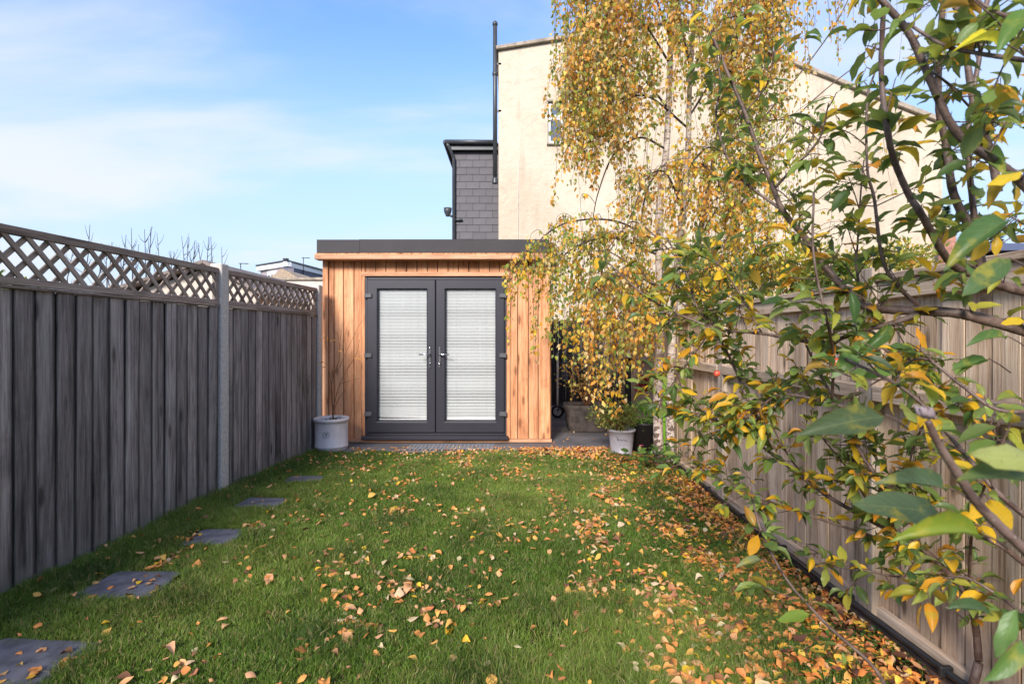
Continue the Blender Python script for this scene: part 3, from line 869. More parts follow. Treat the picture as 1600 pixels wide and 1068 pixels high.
def frames(dirs, ups):
    """rotation matrices with Y=dirs and Z close to ups"""
    y = dirs / (np.linalg.norm(dirs, axis=1, keepdims=True) + 1e-9)
    x = np.cross(y, ups); x /= (np.linalg.norm(x, axis=1, keepdims=True) + 1e-9)
    z = np.cross(x, y)
    return np.stack([x, y, z], -1)      # columns
def scatter(name, tv, tf, pos, rot, size, cols, m, parent=None, kind=None, uv=None, smooth=False):
    n = len(pos)
    V = np.einsum('nij,vj->nvi', rot, tv) * size[:, None, None] + pos[:, None, :]
    k = len(tv)
    Fc = (tf[None] + (np.arange(n) * k)[:, None, None]).reshape(-1, tf.shape[1])
    C = np.repeat(cols, k, 0)
    me = mesh(name, V.reshape(-1, 3), Fc, m, cols=C, smooth=smooth, uvs=None if uv is None else np.tile(uv, (n, 1)))
    return obj(name, me, parent, kind=kind)
def pick(palette, n, jitter=0.18):
    w = np.array([p[0] for p in palette], float); w /= w.sum()
    c = np.array([p[1] for p in palette])
    i = rng.choice(len(palette), n, p=w)
    return c[i] * rng.uniform(1 - jitter, 1 + jitter, (n, 1)) * rng.uniform(0.93, 1.07, (n, 3)), i

# ------------------------------------------------------------------ fallen leaves
FALL = [(28, (0.64, 0.34, 0.16)), (34, (0.70, 0.28, 0.08)), (14, (0.70, 0.38, 0.09)), (9, (0.60, 0.46, 0.27)), (12, (0.34, 0.15, 0.07)), (5, (0.70, 0.42, 0.03)), (5, (0.17, 0.075, 0.04))]
FNAME = ['pale tan', 'russet orange', 'amber', 'cream', 'reddish brown', 'bright yellow', 'dark brown']
def fallen_points(N):
    x = rng.uniform(-2.6, 1.70, N * 12); y = rng.uniform(1.7, 6.35, N * 12)
    fl = LF0.x + (y - LF0.y) * 0.0832
    d = 0.17 + 0.20 * sstep(x, -1.9, -0.6) + 0.25 * sstep(x, 0.0, 0.8)
    cl = np.clip(vnoise(x, y, 6.5, 31) * .8 + .5, 0, 1) ** 2 + .12
    cl2 = np.clip(vnoise(x, y, 14, 32) * .9 + .4, 0, 1) ** 2 + .25
    d = d * cl * cl2 * 1.5
    band = np.exp(-((x - (0.62 + 0.10 * y)) / 0.34) ** 2) * 1.0 * cl2 * (.35 + cl)
    d = d + band + 1.5 * sstep(x, 1.30, 1.62) * (0.5 + cl2) + 0.5 * sstep(x, 0.8, 1.4) * cl2 + 1.5 * sstep(x, 0.85, 1.3) * sstep(-y, -3.6, -2.4) * (.3 + cl) * cl2
    d = d + 1.1 * sstep(y, 5.65, 6.15) * sstep(x, -0.1, 0.5) + 0.25 * sstep(y, 5.0, 6.0) * sstep(x, -2.0, -0.2)
    k = (x > fl + .04) & (rng.random(N * 12) < d * 0.62) & (np.abs(x) < .96 * y + .1)
    return x[k][:N], y[k][:N]
fx, fyy = fallen_points(9500)
on_p = (fyy > 6.18)
st = in_stone(fx, fyy, 0.93); kk = ~(st & (rng.random(len(fx)) < .75)); fx, fyy, st, on_p = fx[kk], fyy[kk], st[kk], on_p[kk]
# leaves lying on the stepping stones
ex = [(150, 905), (172, 912), (218, 905), (232, 908), (246, 912), (240, 918), (30, 1012), (62, 1010), (48, 1052), (296, 838), (360, 842), (395, 782), (445, 784)]
ex = np.array([((a - 800) * (F * 1.27 / (b - 527)) / F, F * 1.27 / (b - 527)) for a, b in ex])
fx = np.concatenate([fx, ex[:, 0]]); fyy = np.concatenate([fyy, ex[:, 1]]); st = np.concatenate([st, np.ones(len(ex), bool)]); on_p = np.concatenate([on_p, np.zeros(len(ex), bool)])
# a few loose on the patio beside the shed
pxx = rng.uniform(0.5, 1.6, 70); pyy = 6.25 + 2.6 * rng.random(70) ** 2
fx = np.concatenate([fx, pxx]); fyy = np.concatenate([fyy, pyy]); st = np.concatenate([st, np.zeros(70, bool)]); on_p = np.concatenate([on_p, np.ones(70, bool)])
nF = len(fx)
fz = gh(fx, fyy) + rng.uniform(0.006, 0.036, nF)
fz = np.where(fx > 1.45, gh(fx, fyy) + rng.uniform(0.004, 0.03, nF), fz)
for X, Y, a, b_, z in stone_info:
    s_ = (np.abs((fx - X) / (a)) ** 4.5 + np.abs((fyy - Y) / b_) ** 4.5) < 1
    fz = np.where(s_, z + 0.006, fz)
fz = np.where(on_p, 0.022, fz)
fs = rng.uniform(0.020, 0.046, nF); fs = np.where(rng.random(nF) < .12, fs * 1.5, fs)
fa = rng.uniform(0, 2 * math.pi, nF)
tilt = rng.normal(0, 0.38, (nF, 2)) * np.where(st | on_p, 0.25, 1)[:, None]
fdir = np.stack([np.cos(fa), np.sin(fa), tilt[:, 0] * 1.2], -1)
fup = np.stack([tilt[:, 1], tilt[:, 0] * .4, np.ones(nF)], -1)
frot = frames(fdir, fup)
fcol, fidx = pick(FALL, nF, 0.2)
right = (fx > 1.0)
swap = right & (rng.random(nF) < .6)
oc, oi_ = pick([(5, (0.68, 0.25, 0.06)), (2, (0.34, 0.12, 0.05)), (3, (0.72, 0.42, 0.06)), (2, (0.13, 0.055, 0.035))], nF, .2)
fcol = np.where(swap[:, None], oc, fcol)
cmap = np.array([1, 4, 2, 6]); fidx = np.where(swap, cmap[oi_], fidx)
FV = np.array([(0, -.08, 0), (-.20, .06, 0), (.20, .06, 0), (-.38, .26, 0), (.38, .26, 0), (-.36, .48, 0), (.36, .48, 0), (-.20, .76, 0), (.20, .76, 0), (0, 1.02, 0), (0, .20, 0), (0, .55, 0), (.012, -.34, 0), (-.012, -.34, 0)])
FFc = np.array([(0, 10, 1), (0, 2, 10), (1, 10, 3), (2, 4, 10), (3, 10, 5), (10, 4, 6), (5, 10, 11), (10, 6, 11), (5, 11, 7), (11, 6, 8), (7, 11, 9), (11, 8, 9), (0, 13, 12)])
FT = []
for sd, (cu, fo) in enumerate(((0.5, .20), (-0.35, .12), (1.1, .45), (0.15, -.25), (0.8, -.35))):
    v = FV.copy(); rr = random.Random(sd + 60)
    v[:, 2] = fo * np.abs(v[:, 0]) * 1.5 - cu * (v[:, 1] - .45) ** 2 + 0.05
    v[:, 2] += np.array([rr.uniform(-.05, .07) for _ in v]) * (np.abs(v[:, 0]) > .1)
    v[:, 0] += .10 * (v[:, 1] - .4) ** 2 * (1 if sd % 2 else -1); v[:, 1] -= .45
    FT.append(v)
rank = np.argsort(-(fs / fyy) * (np.abs(fx) < .93 * fyy))
big = rank[:298]; rest = rank[298:]
fme = [mesh('fallen_leaf', v, FFc, M['fallen_obj']) for v in FT]
COLS = [(300, 'out by the grey fence'), (500, 'beside the stepping stones'), (572, 'in line with the stamped pot'), (625, 'in line with the left door hinges'), (682, 'in line with the left door handle'), (735, 'in line with the right door handle'), (792, 'in line with the right door hinges'), (862, 'in line with the cladding beside the doors'), (945, 'in line with the stone trough'), (1022, 'in line with the sprig pot'), (1100, 'in line with the birch trunks'), (1210, 'right of the birch trunks'), (1340, 'left of the irrigation pipe'), (9999, 'beside the irrigation pipe')]
def zone(x, y, s_, p_):
    px = 800 + x / y * F; py = 527 + F * CH / y
    c = [t_ for l_, t_ in COLS if px < l_][0]
    if s_: return 'on a slate stone ' + ('nearest the camera' if y < 2.4 else 'further off')
    if p_: return 'on the patio ' + c
    return ('low' if py > 985 else 'near' if py > 905 else 'midway' if py > 830 else 'far') + ' ' + c
for q in big:
    o = obj('fallen_leaf', fme[q % 5], None, (fx[q], fyy[q], fz[q] + .004))
    o.rotation_mode = 'QUATERNION'; o.rotation_quaternion = Matrix(frot[q].tolist()).to_quaternion()
    o.scale = (fs[q],) * 3; o.color = (*fcol[q], 1)
    tag(o, '%s fallen leaf %s' % (FNAME[int(fidx[q])], zone(fx[q], fyy[q], st[q], on_p[q])), 'leaf', 'fallen leaves scattered over the lawn')
rest_rot = frot[rest]; tvs = np.array(FT)[rest % 5]
V = np.einsum('nij,nvj->nvi', rest_rot, tvs) * fs[rest][:, None, None] + np.stack([fx, fyy, fz], -1)[rest][:, None, :]
Fc = (FFc[None] + (np.arange(len(rest)) * 14)[:, None, None]).reshape(-1, 3)
tag(obj('fallen_leaves', mesh('fallen_leaves', V.reshape(-1, 3), Fc, M['fallen'], cols=np.repeat(fcol[rest], 14, 0))), 'countless small tan and orange fallen leaves strewn over grass and patio', 'leaves', kind='stuff')

# low weeds and clover on the right side of the lawn
def weeds(N):
    x = rng.uniform(0.2, 1.72, N * 4); y = rng.uniform(1.9, 5.9, N * 4)
    x = np.where(rng.random(len(x)) < .3, rng.uniform(-2.4, 1.0, len(x)), x)
    d = (sstep(x + .3 * vnoise(x, y, 4, 41), 0.7, 1.3) + .35 * (vnoise(x, y, 5, 43) > .55)) * np.clip(vnoise(x, y, 9, 42) + .4, 0, 1)
    k = rng.random(len(x)) < d; x, y = x[k][:N], y[k][:N]; n = len(x)
    a = rng.uniform(0, 6.28, n)
    d_ = np.stack([np.cos(a), np.sin(a), rng.uniform(-.2, .4, n)], -1)
    rot = frames(d_, np.stack([rng.normal(0, .3, n), rng.normal(0, .3, n), np.ones(n)], -1))
    c, _ = pick([(5, (0.055, 0.13, 0.028)), (3, (0.10, 0.20, 0.04)), (1, (0.22, 0.28, 0.05))], n)
    return scatter('clover_weeds', BV * np.array([1.15, .9, 1]), BF, np.stack([x, y, gh(x, y) + rng.uniform(.02, .05, n)], -1), rot, rng.uniform(.012, .024, n), c, M['leaf_small'])
tag(weeds(7000), 'low clover and small weeds creeping through the right side of the lawn', 'weeds', kind='stuff')

# ------------------------------------------------------------------ birch tree
birch = thing('birch_tree', 'weeping birch with golden autumn leaves and pale peeling trunks beside the right fence', 'tree', (1.62, 5.66, 0))
bo = Vector((1.62, 5.66, 0))
def bp(l): return [P(a, b, c) - bo for a, b, c in l]
trunks = [([(1029, 728, 5.62), (1028, 610, 5.62), (1031, 480, 5.62), (1030, 330, 5.65), (1041, 233, 5.7), (1047, 102, 5.7), (1052, -80, 5.7), (1060, -300, 5.7)], .052, .018, 'birch_bark'),
          ([(1047, 726, 5.72), (1048, 600, 5.75), (1055, 450, 5.8), (1068, 320, 5.8), (1075, 233, 5.8), (1078, 127, 5.8), (1088, -20, 5.85), (1100, -240, 5.9)], .048, .016, 'birch_bark'),
          ([(1061, 724, 5.88), (1068, 560, 5.95), (1088, 400, 6.0), (1115, 250, 6.05), (1140, 100, 6.1), (1170, -80, 6.15)], .044, .012, 'birch_bark_brown')]
for pts, r0, r1, mm in trunks:
    t = Tubes(); t.add(catmull(bp(pts), 60), r0, r1, sides=14, wob=0.05); t.build('trunk', M[mm], birch)
LIMBS = [  # control points px,py ; depth start,end ; droopers, length range, leaf density, outward spread, palette
    ([(1052, -80), (960, -190), (870, -150), (822, -70)], 5.7, 5.2, 9, (.55, .85), 1.0, .10, 'g'),
    ([(1047, 60), (1000, -60), (950, -60), (905, 0)], 5.7, 5.3, 70, (.6, 1.35), 1.0, .27, 'o'),
    ([(1047, 100), (1000, 30), (955, 20), (915, 70), (905, 130)], 5.7, 5.1, 66, (.5, 1.1), 1.0, .22, 'o'),
    ([(1045, 170), (990, 110), (940, 110), (900, 170)], 5.7, 5.2, 50, (.4, .8), 1.0, .22, 'g'),
    ([(1075, 200), (1010, 150), (960, 170), (935, 220)], 5.8, 5.3, 45, (.3, .7), .9, .25, 'o'),
    ([(1041, 233), (1000, 215), (960, 240), (935, 300), (925, 350)], 5.7, 5.2, 16, (.5, .9), .25, .12, 'g'),
    ([(1032, 380), (960, 345), (880, 350), (825, 395), (796, 440)], 5.65, 5.2, 34, (.12, .38), 1.0, .12, 'y'),
    ([(1032, 400), (960, 372), (900, 385), (850, 430)], 5.65, 5.2, 62, (.4, .95), 1.0, .20, 'g'),
    ([(1032, 450), (985, 430), (940, 450), (905, 500)], 5.65, 5.1, 62, (.4, .9), 1.0, .20, 'o'),
    ([(1046, 500), (1010, 460), (980, 475), (950, 520)], 5.75, 5.0, 52, (.4, .85), 1.0, .20, 'o'),
    ([(1078, 120), (1120, 40), (1170, 30), (1205, 90)], 5.8, 5.5, 50, (.4, .9), .9, .28, 'o'),
    ([(1078, 180), (1125, 115), (1175, 130), (1215, 190)], 5.8, 5.5, 40, (.3, .75), .8, .26, 'g'),
    ([(1088, -20), (1180, -130), (1255, -110), (1310, -30)], 5.85, 5.4, 60, (.4, .95), .55, .30, 'o'),
    ([(1090, 380), (1120, 330), (1160, 340), (1185, 400)], 6.0, 5.5, 45, (.4, .8), 1.0, .2, 'y'),
    ([(1060, 300), (1085, 255), (1120, 280), (1145, 350)], 5.8, 5.4, 40, (.35, .75), .9, .22, 'o'),
    ([(1057, -160), (1000, -240), (960, -200), (935, -120)], 5.7, 5.5, 50, (.8, 1.6), 1.0, .28, 'o'),
    ([(1100, -200), (1110, -280), (1140, -260), (1160, -160)], 5.9, 5.9, 40, (.8, 1.5), .9, .32, 'o'),
    ([(1170, -60), (1280, -180), (1380, -150), (1450, -40)], 6.1, 5.5, 46, (.4, 1.1), .07, .30, 'g'),
    ([(1115, 250), (1170, 200), (1240, 190), (1300, 240)], 6.0, 5.6, 30, (.3, .8), .22, .25, 'g'),
    ([(1100, 330), (1150, 290), (1220, 300), (1270, 370)], 6.0, 5.6, 26, (.3, .7), .25, .22, 'y'),
    ([(1068, 330), (1040, 270), (1010, 280), (985, 340)], 5.7, 5.1, 34, (.35, .8), .8, .22, 'o'),
    ([(1075, 260), (1110, 230), (1150, 260), (1190, 330)], 5.7, 5.1, 34, (.4, .9), .8, .25, 'y'),
    ([(1077, 100), (1060, 0), (1075, -60), (1090, 20)], 5.5, 5.2, 34, (.5, 1.2), .9, .20, 'o'),
    ([(1140, 100), (1165, 20), (1200, 0), (1225, 60)], 5.9, 5.2, 44, (.5, 1.1), .9, .28, 'o'),
    ([(1115, 250), (1135, 190), (1165, 200), (1180, 260)], 5.9, 5.3, 36, (.4, .9), .9, .22, 'g'),
    ([(1055, 450), (1080, 400), (1110, 400), (1130, 450)], 5.7, 5.2, 34, (.3, .7), .9, .2, 'y'),
    ([(1040, 250), (1010, 300), (1000, 380), (1010, 440)], 5.7, 5.5, 24, (.4, .8), .5, .20, 'o'),
]
PAL = {'o': [(34, (0.72, 0.36, 0.07)), (26, (0.74, 0.48, 0.12)), (12, (0.50, 0.22, 0.04)), (20, (0.36, 0.36, 0.09)), (20, (0.66, 0.50, 0.27))],
       'g': [(16, (0.60, 0.33, 0.06)), (22, (0.68, 0.50, 0.10)), (36, (0.30, 0.34, 0.07)), (14, (0.13, 0.20, 0.04)), (12, (0.42, 0.38, 0.12))],
       'y': [(34, (0.76, 0.48, 0.05)), (22, (0.64, 0.34, 0.03)), (30, (0.34, 0.38, 0.06)), (10, (0.15, 0.22, 0.04)), (8, (0.55, 0.40, 0.16))]}
lp, ldir, lsz, lc = [], [], [], []
tw = Tubes()
for pts2, d0, d1, nd, (la, lb_), dens, spread, pal in LIMBS:
    npt = len(pts2)
    cp = bp([(a, b, d0 + (d1 - d0) * i / (npt - 1) + (random.uniform(-.15, .15) if 0 < i < npt - 1 else 0)) for i, (a, b) in enumerate(pts2)])
    c = catmull(cp, 26)
    t = Tubes(); t.add(c, .013, .0035, sides=7, wob=.05); t.build('branch', M['twig_dark'], birch)
    for q in range(int(nd * (1.1 if c[-1].z + bo.z > 2.6 else .95))):
        u = .18 + .82 * random.random() ** .8; k = min(int(u * 26), 25)
        p = c[k].lerp(c[k + 1], u * 26 - k)
        a = random.uniform(0, 2 * math.pi)
        rr = spread * random.uniform(.3, 1.6)
        out = Vector((math.cos(a) * rr, math.sin(a) * rr * 1.5 - .05, random.uniform(.0, .25) * rr + .01))
        e = p + out
        L = random.uniform(la, lb_)
        sw = Vector((random.uniform(-.10, .10), random.uniform(-.10, .10), 0))
        path = [p, p + out * .5 + Vector((0, 0, .05)), e, e + sw * .25 - Vector((0, 0, L * .3)), e + sw * .6 - Vector((0, 0, L * .66)), e + sw - Vector((0, 0, L))]
        path = catmull(path, 16)
        tw.add(path, .0032, .0014, sides=3)
        nl = int((L + rr * .6) / .0185 * dens)
        sp_ = pal if random.random() < .6 else random.choice('ogyg')
        cc, _ = pick(PAL[sp_], nl, .25); cc = cc * random.uniform(.85, 1.25)
        for j in range(nl):
            s_ = .18 + .82 * random.random(); k2 = min(int(s_ * 16), 15)
            pp = path[k2].lerp(path[k2 + 1], s_ * 16 - k2)
            b_ = random.uniform(0, 6.28); ro = random.uniform(.008, .035)
            lp.append((pp.x + math.cos(b_) * ro, pp.y + math.sin(b_) * ro, pp.z - random.uniform(0, .02)))
            ldir.append((math.cos(b_) * random.uniform(.1, .8), math.sin(b_) * random.uniform(.1, .8), -random.uniform(.45, 1.2)))
            lsz.append(random.uniform(.026, .054)); lc.append(cc[j])
tw.build('twigs', M['twig_brown'], birch, kind='stuff')
lp = np.array(lp); ldir = np.array(ldir); n = len(lp)
ups = rng.normal(0, 1, (n, 3)) + np.array([0, -.5, .4])
scatter('leaves', BV, BF, lp, frames(ldir, ups), np.array(lsz), np.array(lc), M['leaf_small'], birch, kind='stuff')
n_birch = n
# bare reddish branches crossing in front of the sky on the right
for pts2, d in (([(1140, 340), (1180, 285), (1240, 190), (1290, 140), (1362, 84), (1425, 35)], 5.4), ([(1150, 260), (1190, 190), (1230, 140), (1290, 62), (1325, 0), (1345, -60)], 5.6), ([(1085, 430), (1000, 350), (968, 365), (930, 420)], 5.3), ([(1100, 500), (1020, 440), (955, 395), (900, 395)], 5.2)):
    t = Tubes(); t.add(catmull(bp([(a, b, d) for a, b in pts2]), 24), .009, .004, sides=6, wob=.08); t.build('branch', M['twig_brown'], birch)

# ------------------------------------------------------------------ apple tree
apple = thing('apple_tree', 'apple tree with long green and yellow leaves reaching over the near right of the lawn', 'tree', (1.60, 1.75, -0.08))
ao = Vector((1.60, 1.75, -0.08))
def ap(l): return [P(a, b, c) - ao for a, b, c in l]
# px, py, depth triples
AB = [  # (points, r0, r1, twigs, leaf length range)
 ([(1700, 560, 1.55), (1640, 530, 1.5), (1535, 498, 1.5), (1484, 488, 1.52), (1397, 484, 1.6), (1350, 478, 1.68), (1316, 447, 1.75), (1282, 407, 1.8), (1261, 375, 1.8), (1224, 330, 1.8), (1205, 285, 1.8), (1186, 240, 1.8), (1164, 176, 1.8), (1135, 110, 1.8), (1115, 60, 1.8)], .017, .0045, 36, (.045, .075)),
 ([(1437, 491, 1.55), (1383, 508, 1.6), (1346, 516, 1.65), (1282, 535, 1.8), (1191, 521, 1.95), (1114, 511, 2.1), (1020, 470, 2.2), (950, 410, 2.25)], .009, .003, 52, (.05, .085)),
 ([(1700, 470, 1.5), (1640, 462, 1.5), (1579, 450, 1.5), (1542, 434, 1.5), (1528, 395, 1.5), (1512, 350, 1.5), (1489, 300, 1.5), (1478, 225, 1.5), (1467, 169, 1.48), (1467, 90, 1.45), (1474, 0, 1.4), (1478, -60, 1.4)], .016, .006, 18, (.05, .08)),
 ([(1640, 330, 1.1), (1600, 288, 1.12), (1583, 273, 1.12), (1542, 243, 1.13), (1504, 217, 1.15), (1478, 180, 1.15), (1445, 105, 1.15), (1418, 49, 1.15), (1377, 0, 1.15), (1350, -40, 1.15)], .0105, .006, 18, (.045, .075)),
 ([(1542, 434, 1.5), (1498, 420, 1.48), (1475, 397, 1.45), (1441, 337, 1.4), (1418, 300, 1.4), (1396, 247, 1.38), (1385, 195, 1.35), (1377, 112, 1.35), (1381, 0, 1.3), (1382, -50, 1.3)], .011, .0045, 18, (.05, .08)),
 ([(1560, 300, 1.3), (1546, 232, 1.3), (1527, 187, 1.3), (1516, 131, 1.3), (1504, 45, 1.3), (1490, 0, 1.3), (1480, -50, 1.3)], .009, .006, 14, (.05, .08)),
 ([(1580, 450, 1.5), (1548, 432, 1.5), (1531, 397, 1.5), (1520, 320, 1.5), (1512, 225, 1.5), (1520, 150, 1.5), (1535, 60, 1.5), (1545, -30, 1.5)], .010, .005, 18, (.05, .08)),
 ([(1450, 489, 1.6), (1417, 461, 1.6), (1393, 434, 1.6), (1377, 397, 1.6), (1366, 311, 1.6), (1355, 262, 1.6), (1355, 157, 1.6), (1368, 110, 1.6)], .007, .0025, 22, (.05, .08)),
 ([(1212, 292, 1.75), (1240, 262, 1.7), (1280, 217, 1.65), (1295, 161, 1.6)], .005, .002, 10, (.05, .08)),
 ([(1640, 100, .95), (1600, 94, .98), (1531, 84, 1.05), (1475, 71, 1.1), (1418, 37, 1.15)], .005, .003, 12, (.045, .075)),
 ([(1300, 625, 1.85), (1302, 555, 1.72), (1292, 500, 1.6), (1278, 440, 1.6), (1270, 380, 1.6), (1272, 300, 1.6)], .005, .003, 14, (.05, .08)),
 ([(1352, 480, 1.68), (1338, 420, 1.7), (1340, 380, 1.7), (1345, 300, 1.7), (1350, 250, 1.7)], .004, .002, 14, (.05, .08)),
 ([(1340, 640, 1.8), (1225, 616, 1.95), (1181, 643, 2.0), (1141, 666, 2.05), (1095, 690, 2.15)], .006, .0025, 40, (.045, .075)),
 ([(1210, 700, 2.1), (1168, 623, 2.15), (1151, 582, 2.2), (1124, 528, 2.2), (1090, 481, 2.2), (1070, 420, 2.25), (1040, 370, 2.3)], .007, .003, 50, (.05, .08)),
 ([(1402, 838, 1.92), (1384, 790, 1.84), (1369, 745, 1.75), (1341, 700, 1.8), (1320, 650, 1.85), (1290, 600, 1.9), (1260, 540, 1.9)], .008, .004, 34, (.045, .075)),
 ([(1529, 1030, 2.0), (1524, 976, 1.98), (1513, 934, 1.95), (1479, 893, 1.9), (1438, 855, 1.9), (1376, 821, 1.95), (1307, 783, 2.0), (1262, 752, 2.1), (1180, 690, 2.2), (1110, 650, 2.3), (1060, 600, 2.4)], .013, .004, 66, (.045, .075)),
 ([(1600, 880, 1.6), (1560, 850, 1.6), (1496, 820, 1.65), (1451, 793, 1.7), (1410, 776, 1.75), (1369, 745, 1.8), (1310, 700, 1.85), (1250, 660, 1.95)], .008, .004, 18, (.045, .075)),
 ([(1393, 1090, 1.45), (1362, 1038, 1.45), (1293, 976, 1.5), (1231, 907, 1.55), (1193, 838, 1.6), (1179, 793, 1.65), (1170, 755, 1.7)], .0055, .0025, 10, (.045, .075)),
 ([(1520, 900, 1.9), (1400, 850, 2.0), (1238, 796, 2.1), (1169, 769, 2.15), (1100, 734, 2.3), (1060, 700, 2.35)], .006, .002, 34, (.045, .07)),
 ([(1640, 900, .62), (1600, 858, .62), (1531, 790, .62), (1500, 745, .62), (1480, 715, .62), (1465, 690, .62), (1450, 658, .62)], .0062, .0038, 0, (.06, .08)),
 ([(1620, 820, .95), (1560, 770, .95), (1500, 700, 1.0), (1450, 640, 1.05), (1400, 600, 1.1), (1320, 560, 1.2)], .005, .003, 12, (.05, .075)),
 ([(1640, 640, 1.3), (1560, 640, 1.3), (1500, 600, 1.35), (1440, 560, 1.4), (1380, 590, 1.5), (1330, 620, 1.55)], .005, .002, 14, (.05, .075)),
 ([(1640, 980, 1.2), (1600, 960, 1.2), (1560, 930, 1.25), (1500, 900, 1.3), (1440, 920, 1.35)], .005, .002, 12, (.05, .075)),
 ([(1224, 330, 1.8), (1150, 270, 1.88), (1120, 190, 1.9), (1125, 120, 1.9), (1105, 30, 1.9)], .005, .002, 18, (.05, .08)),
 ([(1164, 176, 1.8), (1200, 130, 1.75), (1210, 80, 1.7)], .003, .002, 8, (.05, .08)),
 ([(1640, 20, .9), (1590, 30, .95), (1540, 10, 1.0), (1500, -20, 1.0)], .004, .003, 8, (.045, .07)),
]
AB += [
 ([(1262, 752, 2.1), (1225, 700, 2.1), (1200, 640, 2.1), (1215, 580, 2.1)], .004, .002, 18, (.05, .08)),
 ([(1376, 821, 1.95), (1330, 740, 1.9), (1290, 690, 1.9), (1262, 650, 1.9)], .004, .002, 18, (.05, .08)),
 ([(1438, 855, 1.9), (1420, 760, 1.7), (1430, 690, 1.6), (1460, 640, 1.55)], .004, .002, 16, (.05, .08)),
 ([(1513, 934, 1.95), (1520, 820, 1.7), (1545, 740, 1.6), (1560, 660, 1.5)], .005, .002, 16, (.05, .08)),
 ([(1191, 521, 1.95), (1150, 450, 2.0), (1120, 410, 2.0), (1085, 380, 2.05)], .003, .002, 20, (.05, .08)),
 ([(1114, 511, 2.1), (1080, 560, 2.2), (1050, 600, 2.3), (1020, 640, 2.4)], .003, .002, 18, (.05, .08)),
 ([(1346, 516, 1.65), (1400, 560, 1.5), (1450, 610, 1.45), (1500, 640, 1.4)], .003, .002, 14, (.05, .08)),
 ([(1479, 893, 1.9), (1400, 900, 1.9), (1320, 880, 1.95), (1250, 850, 2.0)], .004, .002, 14, (.05, .075)),
 ([(1445, 105, 1.15), (1480, 130, 1.2), (1530, 180, 1.25), (1580, 200, 1.25)], .003, .002, 8, (.045, .07)),
]
AL = []    # pos, dir, up, size
AT = Tubes()
def add_leaf(p, d, up, L): AL.append((tuple(p), tuple(d), tuple(up), L))
for pts, r0, r1, nt_, (l0, l1) in AB:
    n_ = 10 * len(pts)
    c = catmull(ap(pts), n_)
    t = Tubes(); t.add(c, r0, r1, sides=9, wob=.06); t.build('branch', M['apple_bark'], apple)
    for q in range(int(nt_ * (1.12 if pts[0][1] > 500 and pts[0][2] > 1.5 else .9))):
        u = random.uniform(.12, 1.0); k = min(int(u * n_), n_ - 1); p = c[k]
        tang = (c[min(k + 1, n_)] - c[k - 1 if k else 0]).normalized()
        side = Vector((random.gauss(0, 1), random.gauss(0, 1), random.gauss(.35, .8)))
        side = (side - tang * side.dot(tang) * .7).normalized()
        L = random.choice((.012, .02, .03, .05, .09, .15)) * random.uniform(.8, 1.2)
        d = (side + tang * random.uniform(.2, .9)).normalized()
        e = p + d * L
        mid = p + d * L * .5 + Vector((0, 0, random.uniform(-.1, .1) * L))
        AT.add(catmull([p, mid, e], 5), .0020, .0012, sides=4)
        nl = 3 + int(L / .03)
        for j in range(nl):
            s_ = random.uniform(.45, 1.0) if L > .04 else 1.0
            pp = p + d * L * s_
            ld = (d * .5 + Vector((random.gauss(0, .8), random.gauss(0, .8), random.gauss(-.05, .45)))).normalized()
            pet = random.uniform(.008, .022); lb2 = pp + ld * pet
            AT.add([pp, pp + ld * pet * .5, lb2], .0008, .0007, sides=3)
            up = Vector((random.gauss(0, .35), random.gauss(-.25, .45), 1.0))
            ld2 = (ld + Vector((0, 0, -.25))).normalized()
            add_leaf(lb2, ld2, up, random.uniform(l0, l1) * random.choice((.7, .82, .95, 1.08)))
AT.build('twigs', M['twig_brown'], apple, kind='stuff')
